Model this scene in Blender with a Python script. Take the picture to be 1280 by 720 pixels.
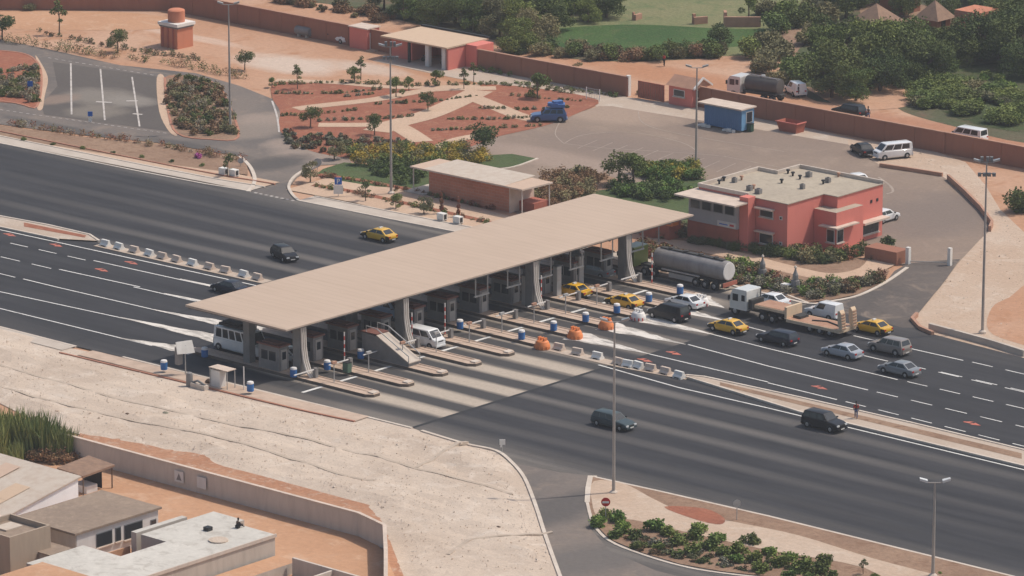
import bpy, bmesh, math, random
from mathutils import Vector, Matrix, Euler
R = math.radians
rnd = random.Random(7)
for o in list(bpy.data.objects): bpy.data.objects.remove(o)
S = bpy.context.scene
C = S.collection

# ------------------------------------------------------------------ camera
F, TH, CH, ROT = 6100.0, R(14.8), 135.0, R(41.6)     # focal in px (1280 wide), pitch, height, turn of the road grid
cR, sR = math.cos(ROT), math.sin(ROT)
def _rot(x, y): return x*cR - y*sR, x*sR + y*cR
def _ray(px, py):
    dx = (px-640)/F; dy = (py-360)/F
    c, s = math.cos(TH), math.sin(TH)
    x, y = _rot(dx, c-dy*s)
    return Vector((x, y, -s-dy*c))
def _g0(px, py, z=0):
    r = _ray(px, py); t = (CH-z)/(-r.z); return r.x*t, r.y*t
OX, OY = _g0(640, 400)
CAM = Vector((-OX, -OY, CH))
def g(px, py, z=0):
    x, y = _g0(px, py, z); return x-OX, y-OY
def hit(px, py, axis, val):                           # point of a wall plane x=val or y=val
    r = _ray(px, py); t = (val-CAM[axis])/r[axis]; return CAM + r*t
cd = bpy.data.cameras.new('camera'); cam = bpy.data.objects.new('camera', cd); C.objects.link(cam)
cam.location = CAM; cam.rotation_euler = (R(90)-TH, 0, ROT)
cd.sensor_width = 36; cd.lens = 36*F/1280; cd.clip_start = 5; cd.clip_end = 6000
S.camera = cam

# ------------------------------------------------------------------ light
SUN_AZ, SUN_EL = math.atan2(.55, .83), R(57)          # azimuth from +Y towards +X
w = bpy.data.worlds.new('World'); S.world = w; w.use_nodes = True
nt = w.node_tree; bg = nt.nodes['Background']
sky = nt.nodes.new('ShaderNodeTexSky'); sky.sky_type = 'NISHITA'; sky.sun_disc = False
sky.sun_elevation = SUN_EL; sky.sun_rotation = SUN_AZ; sky.dust_density = 3.0; sky.air_density = 1.2
nt.links.new(sky.outputs[0], bg.inputs[0]); bg.inputs[1].default_value = 0.12
sd = bpy.data.lights.new('sun', 'SUN'); sd.energy = 3.1; sd.angle = R(1.2); sd.color = (1, .93, .83)
sun = bpy.data.objects.new('sun', sd); C.objects.link(sun)
dv = Vector((math.sin(SUN_AZ)*math.cos(SUN_EL), math.cos(SUN_AZ)*math.cos(SUN_EL), math.sin(SUN_EL)))
sun.rotation_euler = dv.to_track_quat('Z', 'Y').to_euler(); sun.location = (0, 0, 120)
S.view_settings.view_transform = 'Standard'; S.view_settings.look = 'None'
S.view_settings.exposure = 0.05; S.view_settings.gamma = 1
HAZE = 0.00014

# ------------------------------------------------------------------ materials
def N(nt, t, **k):
    n = nt.nodes.new(t)
    for a, b in k.items(): setattr(n, a, b)
    return n
def base_mat(name, rough=.8, metal=0, spec=.3):
    m = bpy.data.materials.new(name); m.use_nodes = True
    b = m.node_tree.nodes['Principled BSDF']
    b.inputs['Roughness'].default_value = rough; b.inputs['Metallic'].default_value = metal
    b.inputs['Specular IOR Level'].default_value = spec
    return m, m.node_tree, b
def mixc(nt, fac, a, b, blend='MIX'):
    n = N(nt, 'ShaderNodeMix', data_type='RGBA', blend_type=blend)
    for i, v in ((0, fac), (6, a), (7, b)):
        if hasattr(v, 'type') or hasattr(v, 'links'): nt.links.new(v, n.inputs[i])
        elif isinstance(v, tuple): n.inputs[i].default_value = (*v, 1)
        else: n.inputs[i].default_value = v
    return n.outputs[2]
def ramp(nt, v, lo, hi):
    n = N(nt, 'ShaderNodeMapRange'); n.inputs[1].default_value = lo; n.inputs[2].default_value = hi
    n.clamp = True; nt.links.new(v, n.inputs[0]); return n.outputs[0]
def math_(nt, op, a, b=None):
    n = N(nt, 'ShaderNodeMath', operation=op)
    for i, v in enumerate((a, b)):
        if v is None: continue
        if hasattr(v, 'links'): nt.links.new(v, n.inputs[i])
        else: n.inputs[i].default_value = v
    return n.outputs[0]
def noise(nt, scale, det=4, vec=None, rough=.6, dist=0):
    n = N(nt, 'ShaderNodeTexNoise'); n.inputs['Scale'].default_value = scale
    n.inputs['Detail'].default_value = det; n.inputs['Roughness'].default_value = rough; n.inputs['Distortion'].default_value = dist
    if vec is not None: nt.links.new(vec, n.inputs['Vector'])
    return n.outputs['Fac']
def pos(nt, sx=1, sy=1, sz=1, world=True):
    if world: v = N(nt, 'ShaderNodeNewGeometry').outputs['Position']
    else: v = N(nt, 'ShaderNodeTexCoord').outputs['Object']
    mp = N(nt, 'ShaderNodeMapping'); mp.inputs['Scale'].default_value = (sx, sy, sz)
    nt.links.new(v, mp.inputs['Vector']); return mp.outputs[0]
def bump(nt, b, h, strength, dist=.05):
    n = N(nt, 'ShaderNodeBump'); n.inputs['Strength'].default_value = strength; n.inputs['Distance'].default_value = dist
    nt.links.new(h, n.inputs['Height']); nt.links.new(n.outputs[0], b.inputs['Normal'])
def plain(name, c1, c2=None, rough=.7, scale=1.5, metal=0, spec=.3, world=False, lo=.35, hi=.65, bmp=0, coat=0):
    m, nt, b = base_mat(name, rough, metal, spec)
    if c2 is None: c2 = tuple(x*.82 for x in c1)
    f = noise(nt, scale, 5, pos(nt, world=world))
    nt.links.new(mixc(nt, ramp(nt, f, lo, hi), c1, c2), b.inputs['Base Color'])
    if bmp: bump(nt, b, noise(nt, scale*6, 4, pos(nt, world=world)), bmp)
    if coat: b.inputs['Coat Weight'].default_value = coat; b.inputs['Coat Roughness'].default_value = .05
    return m
def ground_mat(name, c1, c2, c3=None, big=.05, small=1.2, grain=.35, bmp=.5, rough=.95, dots=None, blots=()):
    """broad patches c1-c2, mid blotches of c3, fine grain"""
    m, nt, b = base_mat(name, rough, 0, .15)
    p = pos(nt)
    col = mixc(nt, ramp(nt, noise(nt, big, 5, p, .6, .6), .38, .62), c1, c2)
    if c3: col = mixc(nt, ramp(nt, noise(nt, big*5, 6, p, .7, 1.0), .52, .68), col, c3)
    if dots:
        col = mixc(nt, ramp(nt, noise(nt, 1.3, 3, p, .5), .66, .72), col, dots)
    if blots:
        sp = N(nt, 'ShaderNodeSeparateXYZ'); nt.links.new(p, sp.inputs[0]); wob = math_(nt, 'MULTIPLY', math_(nt, 'SUBTRACT', noise(nt, .22, 5, p, .65), .5), 1.5)
        for (bx, by, rx, ry, bc) in blots:
            dx = math_(nt, 'DIVIDE', math_(nt, 'SUBTRACT', sp.outputs[0], bx), rx); dy = math_(nt, 'DIVIDE', math_(nt, 'SUBTRACT', sp.outputs[1], by), ry)
            d = math_(nt, 'ADD', math_(nt, 'ADD', math_(nt, 'MULTIPLY', dx, dx), math_(nt, 'MULTIPLY', dy, dy)), wob)
            col = mixc(nt, math_(nt, 'MULTIPLY', math_(nt, 'SUBTRACT', 1.0, ramp(nt, d, .3, 1.25)), .85), col, bc)
    gr = ramp(nt, noise(nt, small*2.2, 6, p, .75), .3, .7)
    dk = N(nt, 'ShaderNodeMix', data_type='RGBA', blend_type='MULTIPLY'); dk.inputs[0].default_value = grain
    nt.links.new(col, dk.inputs[6])
    cc = N(nt, 'ShaderNodeCombineColor')
    for i in range(3): nt.links.new(gr, cc.inputs[i])
    nt.links.new(cc.outputs[0], dk.inputs[7])
    nt.links.new(dk.outputs[2], b.inputs['Base Color'])
    bump(nt, b, noise(nt, small, 6, p, .7), bmp, .15)
    return m
def road_mat():
    """asphalt with dust bands between the wheel tracks, aligned with the lanes of the toll plaza, and the pale concrete slab"""
    m, nt, b = base_mat('highway asphalt', .85, 0, .25)
    P = N(nt, 'ShaderNodeNewGeometry').outputs['Position']
    sp = N(nt, 'ShaderNodeSeparateXYZ'); nt.links.new(P, sp.inputs[0]); X, Y = sp.outputs[0], sp.outputs[1]
    lng = pos(nt, .03, .55, 1); fine = noise(nt, 3.0, 5, pos(nt), .7)
    asph = mixc(nt, ramp(nt, noise(nt, .5, 4, pos(nt, .1, 1, 1)), .35, .65), (.029, .029, .033), (.046, .045, .049))
    # lane phase
    w1 = math_(nt, 'MULTIPLY', math_(nt, 'SUBTRACT', noise(nt, 1, 2, pos(nt, .02, .05, 1)), .5), 1.4)
    ph = math_(nt, 'MULTIPLY', math_(nt, 'ADD', math_(nt, 'ADD', Y, 31.1), w1), 2*math.pi/5.07)
    cs = math_(nt, 'COSINE', ph)
    band = ramp(nt, math_(nt, 'ADD', cs, math_(nt, 'MULTIPLY', math_(nt, 'SUBTRACT', noise(nt, 1, 4, lng), .5), 1.3)), -.05, 1.35)
    # where the bands show: exit sides of the plaza
    upper = ramp(nt, Y, -9, -6); lower = math_(nt, 'SUBTRACT', 1.0, upper)
    exU = math_(nt, 'MULTIPLY', upper, math_(nt, 'SUBTRACT', 1.0, ramp(nt, X, -14, -9)))
    exL = math_(nt, 'MULTIPLY', lower, ramp(nt, X, 5, 12))
    far = math_(nt, 'SUBTRACT', 1.0, ramp(nt, math_(nt, 'ABSOLUTE', X), 14, 95))
    amp = math_(nt, 'MULTIPLY', math_(nt, 'ADD', exU, exL), math_(nt, 'ADD', math_(nt, 'MULTIPLY', math_(nt, 'POWER', far, 1.3), .55), .06))
    edge = math_(nt, 'SUBTRACT', 1.0, math_(nt, 'MULTIPLY', ramp(nt, math_(nt, 'ABSOLUTE', math_(nt, 'ADD', Y, 7.5)), 8, 27), .9))
    col = mixc(nt, math_(nt, 'MULTIPLY', math_(nt, 'MULTIPLY', band, amp), edge), asph, (.34, .30, .26))
    # dusty outer shoulders
    sh = math_(nt, 'MAXIMUM', ramp(nt, Y, 17.8, 22.5), math_(nt, 'SUBTRACT', 1.0, ramp(nt, Y, -37.5, -33)))
    shn = math_(nt, 'MULTIPLY', sh, math_(nt, 'MULTIPLY', ramp(nt, noise(nt, 1, 4, lng), .2, .6), .55))
    keep = math_(nt, 'MAXIMUM', exU, exL)
    col = mixc(nt, math_(nt, 'MULTIPLY', shn, math_(nt, 'ADD', math_(nt, 'MULTIPLY', keep, .8), .2)), col, (.27, .235, .20))
    # concrete slab under and in front of the booths, x -16 .. 19
    slab = math_(nt, 'MULTIPLY', math_(nt, 'LESS_THAN', X, 19.6), math_(nt, 'GREATER_THAN', X, -28))
    trk = math_(nt, 'COSINE', ph)
    cband = ramp(nt, math_(nt, 'ADD', trk, math_(nt, 'MULTIPLY', math_(nt, 'SUBTRACT', noise(nt, 1, 4, pos(nt, .06, .8, 1)), .5), 1.6)), -.55, .55)
    conc = mixc(nt, cband, (.062, .058, .057), (.45, .375, .30))
    entr = math_(nt, 'SUBTRACT', 1.0, keep)
    slabf = math_(nt, 'MULTIPLY', slab, math_(nt, 'MAXIMUM', keep, ramp(nt, X, -12, -4)))
    # outer lanes past the last lane are darker
    ramp_out = math_(nt, 'SUBTRACT', 1.0, ramp(nt, Y, -34.5, -32.0))
    slabf = math_(nt, 'MULTIPLY', slabf, math_(nt, 'SUBTRACT', 1.0, math_(nt, 'MULTIPLY', ramp_out, .85)))
    slabf = math_(nt, 'MULTIPLY', slabf, math_(nt, 'SUBTRACT', 1.0, math_(nt, 'MULTIPLY', math_(nt, 'MULTIPLY', upper, ramp(nt, X, 8, 14)), .72)))
    fadeU = math_(nt, 'SUBTRACT', 1.0, math_(nt, 'MULTIPLY', upper, math_(nt, 'SUBTRACT', 1.0, ramp(nt, X, -20, -14))))
    col = mixc(nt, math_(nt, 'MULTIPLY', slabf, fadeU), col, conc)
    col = mixc(nt, math_(nt, 'MULTIPLY', ramp(nt, fine, .35, .75), .22), col, (.02, .02, .022))
    nt.links.new(col, b.inputs['Base Color'])
    bump(nt, b, fine, .25, .03)
    return m
def foliage(name, c1, c2, c3=None):
    m, nt, b = base_mat(name, .75, 0, .12)
    gm = N(nt, 'ShaderNodeNewGeometry'); oi = N(nt, 'ShaderNodeObjectInfo')
    col = mixc(nt, gm.outputs['Random Per Island'], c1, c2)
    if c3: col = mixc(nt, ramp(nt, noise(nt, .9, 3, pos(nt)), .5, .6), col, c3)
    col = mixc(nt, math_(nt, 'MULTIPLY', oi.outputs['Random'], .5), col, (c2[0]*1.9, c2[1]*1.5, c2[2]*1.3))
    nt.links.new(col, b.inputs['Base Color'])
    b.inputs['Subsurface Weight'].default_value = 0
    return m
def brickish(name, c1, c2, mortar, scale, rough=.9, bw=.5, rh=.25):
    m, nt, b = base_mat(name, rough, 0, .2)
    t = N(nt, 'ShaderNodeTexBrick'); t.inputs['Scale'].default_value = scale
    t.inputs['Color1'].default_value = (*c1, 1); t.inputs['Color2'].default_value = (*c2, 1); t.inputs['Mortar'].default_value = (*mortar, 1)
    t.inputs['Mortar Size'].default_value = .03; t.inputs['Brick Width'].default_value = bw; t.inputs['Row Height'].default_value = rh
    tc = N(nt, 'ShaderNodeTexCoord').outputs['Object']
    sp = N(nt, 'ShaderNodeSeparateXYZ'); nt.links.new(tc, sp.inputs[0]); cb = N(nt, 'ShaderNodeCombineXYZ')
    nt.links.new(math_(nt, 'ADD', sp.outputs[0], sp.outputs[1]), cb.inputs[0]); nt.links.new(sp.outputs[2], cb.inputs[1])
    nt.links.new(cb.outputs[0], t.inputs['Vector'])
    st = ramp(nt, noise(nt, .5, 5, pos(nt), .7), .4, .7)
    nt.links.new(mixc(nt, math_(nt, 'MULTIPLY', st, .45), t.outputs['Color'], tuple(x*.6 for x in c1)), b.inputs['Base Color'])
    return m
def stained(name, c, dirt, amt=.5, rough=.85):
    """wall paint or render with streaky vertical weathering"""
    m, nt, b = base_mat(name, rough, 0, .2)
    s1 = ramp(nt, noise(nt, 1.0, 5, pos(nt, 1.2, 1.2, .25), .65), .42, .7)
    s2 = ramp(nt, noise(nt, .35, 4, pos(nt)), .35, .7)
    col = mixc(nt, math_(nt, 'MULTIPLY', s1, amt), c, dirt)
    col = mixc(nt, math_(nt, 'MULTIPLY', s2, amt*.6), col, tuple((x+y)/2 for x, y in zip(c, dirt)))
    nt.links.new(col, b.inputs['Base Color']); return m

M = {}
M['road'] = road_mat()
def gore_mat():
    m, nt, b = base_mat('powdery white paint and dust', .9, 0, .1)
    f = ramp(nt, math_(nt, 'ADD', noise(nt, 1.0, 6, pos(nt, .35, 1.3, 1), .75), 0.0), .36, .54)
    nt.links.new(mixc(nt, f, (.27, .245, .22), (.66, .61, .55)), b.inputs['Base Color']); return m
M['gore'] = gore_mat()
M['ramp'] = ground_mat('side road asphalt', (.115, .10, .092), (.17, .14, .122), (.24, .19, .155), .05, 1.0, .25, .15)
_br = (.33, .26, .215); _dk = (.10, .092, .088)
M['sideroad'] = ground_mat('grey side road asphalt', (.15, .132, .122), (.21, .175, .152), (.25, .20, .165), .045, 1.0, .2, .15, blots=((*g(392, 196), 7, 3.5, _br), (*g(330, 150), 4, 5, _br), (*g(310, 165), 4, 6, (.27, .22, .185)), (*g(342, 205), 3.2, 6, _dk), (*g(250, 186), 11, 1.6, _dk), (*g(100, 166), 16, 1.6, _dk), (*g(120, 72), 16, 1.5, _dk), (*g(360, 180), 3, 4, _br), (*g(690, 640), 3.5, 9, (.115, .105, .10)), (*g(735, 700), 4, 6, (.15, .135, .125))))
M['lot'] = ground_mat('dusty parking asphalt', (.29, .218, .17), (.25, .19, .155), (.33, .25, .195), .03, 1.0, .2, .1, blots=((*g(760, 140), 10, 6, (.38, .28, .215)), (*g(700, 200), 14, 4, (.35, .265, .215)), (*g(1170, 270), 9, 14, (.215, .17, .145)), (*g(800, 190), 16, 7, (.24, .185, .155))))
M['bays'] = ground_mat('parking bay asphalt', (.115, .10, .092), (.135, .118, .105), None, .05, 1.0, .2, .15, blots=((*g(128, 122), 6, 5, (.24, .21, .18)), (*g(165, 127), 4, 3, (.26, .23, .20)), (*g(120, 140), 4, 4, (.22, .19, .16)), (*g(70, 125), 2.5, 4, (.27, .20, .16))))
M['sand'] = ground_mat('orange sand', (.49, .27, .165), (.55, .345, .235), (.45, .235, .135), .03, .7, .25, .4, blots=((-107, 76, 9, 5, (.62, .50, .41)), (-98, 81, 8, 3, (.58, .45, .36)), (-128, 80, 10, 1.6, (.60, .43, .33)), (-82, 84, 10, 2.0, (.44, .22, .12)), (-60, 104, 22, 5, (.46, .22, .12)), (-20, 102, 20, 4, (.42, .20, .12))))
M['yardsand'] = ground_mat('courtyard sand', (.55, .315, .19), (.50, .28, .165), (.58, .37, .245), .06, .8, .2, .3)
M['redsoil'] = ground_mat('red soil', (.37, .14, .085), (.32, .125, .08), (.42, .20, .125), .12, 1.2, .35, .6)
M['stripsoil'] = ground_mat('orange brown soil', (.50, .27, .165), (.44, .22, .13), (.58, .42, .32), .15, 1.2, .35, .6)
M['brownsoil'] = ground_mat('brown soil', (.30, .19, .13), (.36, .235, .16), (.24, .14, .09), .12, 1.2, .35, .6)
M['gravel'] = ground_mat('pale gravel', (.63, .515, .415), (.54, .43, .34), (.67, .565, .47), .06, 2.2, .26, .45)
M['laterite'] = ground_mat('pale laterite shoulder', (.56, .43, .33), (.52, .38, .28), (.60, .48, .38), .06, 1.2, .25, .5)
M['path'] = ground_mat('pale garden path', (.60, .43, .31), (.55, .38, .27), None, .1, 1.5, .25, .3)
M['concpad'] = ground_mat('pale concrete pad', (.52, .42, .34), (.47, .37, .29), (.56, .48, .40), .07, 1.5, .2, .2)
M['grass'] = ground_mat('lawn', (.085, .125, .05), (.11, .145, .06), (.12, .12, .055), .15, 2.0, .45, 1)
M['field'] = ground_mat('dry field', (.19, .22, .095), (.27, .25, .13), (.13, .18, .075), .035, 1.0, .45, 1)
M['lowgreen'] = ground_mat('rank undergrowth', (.06, .085, .035), (.10, .13, .05), (.16, .13, .08), .12, 1.5, .6, 1)
M['crop'] = ground_mat('crop field', (.075, .15, .045), (.11, .19, .055), (.15, .18, .075), .10, 1.6, .8, 1)
M['scrub'] = ground_mat('scrub floor', (.10, .12, .06), (.15, .13, .08), (.20, .13, .085), .06, 1.0, .45, 1)
M['hedgesoil'] = ground_mat('litter soil', (.16, .10, .07), (.12, .085, .06), (.2, .12, .08), .3, 2, .4, 1)
M['kerb'] = plain('kerb concrete', (.60, .52, .44), (.50, .42, .35), .85, .6, world=True)
M['kerbside'] = plain('drain concrete', (.44, .37, .31), (.52, .45, .38), .9, .4, world=True)
M['redkerb'] = plain('terracotta kerb', (.42, .20, .13), (.34, .15, .1), .85, .6, world=True)
M['mark'] = plain('road paint', (.66, .64, .60), (.42, .40, .38), .7, .7, world=True, lo=.5, hi=.75)
M['markfaint'] = plain('worn road paint', (.37, .30, .245), (.30, .235, .19), .8, 1.2, world=True, lo=.4, hi=.6)
M['markwhite'] = plain('white parking paint', (.52, .47, .43), (.33, .29, .26), .8, .7, world=True, lo=.45, hi=.7)
M['arrow'] = plain('red road paint', (.52, .15, .10), (.35, .12, .09), .8, .9, world=True)
M['joint'] = plain('joint tar', (.03, .03, .032), None, .8, 1)
def canopy_mat():
    m, nt, b = base_mat('canopy sheet', .8, 0, .2)
    P = pos(nt); sp = N(nt, 'ShaderNodeSeparateXYZ'); nt.links.new(P, sp.inputs[0])
    fr = math_(nt, 'FRACT', math_(nt, 'DIVIDE', sp.outputs[1], 1.05)); seam = math_(nt, 'LESS_THAN', fr, .07)
    st = ramp(nt, noise(nt, 1, 5, pos(nt, .12, 1.1, 1), .65), .38, .68); bg_ = ramp(nt, noise(nt, .12, 4, P), .35, .65)
    col = mixc(nt, math_(nt, 'MULTIPLY', st, .45), (.485, .37, .285), (.40, .295, .22))
    col = mixc(nt, math_(nt, 'MULTIPLY', bg_, .3), col, (.53, .41, .32))
    col = mixc(nt, math_(nt, 'MULTIPLY', seam, .28), col, (.25, .19, .14))
    nt.links.new(col, b.inputs['Base Color']); return m
M['canopy'] = canopy_mat()
M['canopyedge'] = plain('canopy fascia', (.50, .40, .32), None, .6, 1)
M['soffit'] = plain('canopy soffit', (.17, .16, .155), None, .8, .5)
M['steel'] = plain('grey painted steel', (.19, .19, .187), (.15, .15, .15), .5, 1.0, spec=.4)
M['lightsteel'] = plain('galvanised steel', (.46, .45, .43), (.38, .37, .36), .45, .6, metal=.2)
M['polemat'] = plain('mast steel', (.40, .37, .34), (.34, .31, .28), .5, .6, metal=.2)
M['ribmat'] = plain('cream painted tube', (.62, .56, .50), (.52, .47, .42), .5, .6)
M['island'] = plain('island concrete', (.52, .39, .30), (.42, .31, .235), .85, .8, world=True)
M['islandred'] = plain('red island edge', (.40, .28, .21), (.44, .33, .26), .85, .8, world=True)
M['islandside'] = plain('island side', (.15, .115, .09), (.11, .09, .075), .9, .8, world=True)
M['booth'] = plain('booth panel', (.24, .225, .215), (.18, .17, .165), .6, .8)  # panel grey darkened to carry the canopy shade on the booths
M['boothdoor'] = plain('booth door', (.42, .39, .36), None, .6, .8)
M['terra'] = plain('terracotta paint', (.42, .135, .09), None, .75, .8)
M['glass'] = plain('dark glass', (.025, .03, .035), None, .08, 1, spec=.6)
M['white'] = plain('white paint', (.76, .73, .68), (.66, .63, .58), .5, .9)
M['whiteplastic'] = plain('white plastic', (.80, .76, .72), None, .5, 1)
M['blueplastic'] = plain('blue plastic', (.045, .17, .42), (.035, .13, .35), .45, 1)
M['orangeplastic'] = plain('orange plastic', (.78, .24, .07), (.68, .22, .08), .5, 1.2)
M['blackrubber'] = plain('tyre rubber', (.025, .025, .026), None, .85, 2)
M['rim'] = plain('wheel rim', (.45, .45, .45), None, .35, 2, metal=.6)
M['darktrim'] = plain('dark trim', (.03, .03, .032), None, .5, 2)
M['lamp'] = plain('headlamp lens', (.7, .7, .68), None, .15, 2)
M['tail'] = plain('tail lamp lens', (.45, .02, .02), None, .2, 2)
M['redwall'] = stained('coral red wall paint', (.64, .205, .165), (.56, .175, .14), .35)
M['towerpaint'] = stained('terracotta tower paint', (.56, .22, .13), (.47, .17, .10), .35)
M['wallbrown'] = stained('brown red perimeter wall', (.32, .145, .095), (.25, .115, .08), .5)
M['capshaded'] = plain('shaded terracotta cap', (.20, .085, .065), None, .8, .8)  # terracotta darkened to stand for the shade under the canopy
M['cap'] = plain('wall cap', (.45, .25, .17), None, .85, 1)
M['greypanel'] = plain('grey facade panel', (.40, .385, .385), (.35, .34, .34), .6, .5)
M['rooftan'] = ground_mat('flat roof screed', (.47, .40, .31), (.42, .355, .28), (.38, .32, .25), .15, 1, .2, .2)
M['creamedge'] = plain('cream slab edge', (.62, .50, .41), None, .75, 1)
M['brick'] = brickish('red brick', (.56, .22, .135), (.48, .185, .11), (.52, .28, .2), 1.0, bw=.8, rh=.36)
M['whitewash'] = stained('bright whitewash', (.88, .88, .88), (.7, .68, .66), .25)
M['tinwhite'] = stained('pale metal roof', (.55, .47, .39), (.42, .31, .23), .6, .6)
M['tinpink'] = stained('pinkish metal roof', (.55, .40, .30), (.48, .33, .24), .4, .6)
M['shedroof'] = stained('sand coloured roof', (.56, .41, .29), (.48, .34, .24), .4)
M['blue'] = stained('blue container paint', (.10, .20, .36), (.08, .15, .27), .4, .6)
M['bluesunlit'] = plain('sunlit blue paint', (.16, .33, .52), None, .6, 1)  # container blue lightened: sun on the end wall painted into the colour
M['block'] = stained('grey cement block wall', (.58, .50, .425), (.42, .35, .30), .6)
M['blocktan'] = stained('tan cement block wall', (.40, .31, .235), (.30, .235, .18), .5)
M['limewash'] = stained('limewashed wall', (.66, .63, .60), (.46, .41, .36), .35)
M['stainwall'] = stained('stained pale wall', (.50, .44, .38), (.36, .31, .26), .7)
M['roofwhite'] = ground_mat('grey white flat roof', (.55, .515, .46), (.62, .58, .52), (.44, .40, .35), .12, .8, .18, .2)
M['roofbrown'] = ground_mat('brown flat roof', (.33, .25, .19), (.29, .22, .17), (.38, .29, .22), .15, .9, .25, .3)
M['bark'] = plain('bark', (.16, .11, .08), None, .95, 3)
M['thatch'] = plain('thatch', (.30, .19, .13), (.22, .14, .10), .95, 2)
M['leafdark'] = foliage('dark leaves', (.045, .072, .026), (.105, .14, .048))
M['leafmid'] = foliage('mid green leaves', (.075, .115, .035), (.15, .20, .06))
M['leafolive'] = foliage('olive leaves', (.10, .11, .055), (.20, .20, .11))
M['leafbright'] = foliage('fresh green leaves', (.085, .15, .040), (.18, .27, .07))
M['leafyellow'] = foliage('yellowing leaves', (.20, .20, .045), (.42, .32, .06), (.14, .19, .05))
M['leafbrown'] = foliage('dry brown leaves', (.15, .10, .06), (.22, .15, .09), (.10, .11, .06))
M['leafred'] = foliage('reddish leaves', (.16, .07, .045), (.24, .11, .07), (.08, .10, .05))
M['leafgrey'] = foliage('grey green leaves', (.13, .13, .09), (.26, .25, .19))
M['pink'] = foliage('magenta blossom', (.35, .08, .28), (.45, .14, .38))
M['tanksteel'] = stained('weathered tank steel', (.30, .28, .27), (.16, .145, .14), .6, .45)
M['darktank'] = stained('dark sooty tank', (.10, .09, .085), (.06, .055, .05), .5, .6)
M['chassis'] = plain('truck chassis', (.05, .048, .046), None, .7, 2)
M['rustdeck'] = stained('rusty deck', (.42, .25, .17), (.30, .15, .10), .7)
M['creamsteel'] = stained('cream truck steel', (.66, .50, .34), (.50, .36, .25), .5, .6)
M['skin'] = plain('skin', (.09, .045, .028), None, .6, 3)
M['hair'] = plain('hair', (.01, .01, .01), None, .8, 3)
M['redcloth'] = plain('red cloth', (.55, .05, .04), None, .9, 3)
M['jeans'] = plain('blue cloth', (.06, .09, .18), None, .9, 3)
M['darkcloth'] = plain('dark cloth', (.035, .03, .03), None, .9, 3)
M['signblue'] = plain('blue sign face', (.03, .14, .50), None, .4, 2)
M['signred'] = plain('red sign face', (.60, .03, .03), None, .4, 2)
M['signgrey'] = plain('grey sign back', (.42, .42, .41), None, .5, 2)
M['stripe'] = plain('warning red', (.58, .08, .06), None, .5, 2)
def paint(name, c, rough=.3):
    k = 'paint '+name
    if k not in M: M[k] = plain(k, c, tuple(x*.92 for x in c), rough, 1.2, spec=.5 if sum(c) > .3 else .25, coat=.5 if sum(c) > .3 else .12)
    return M[k]

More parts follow.
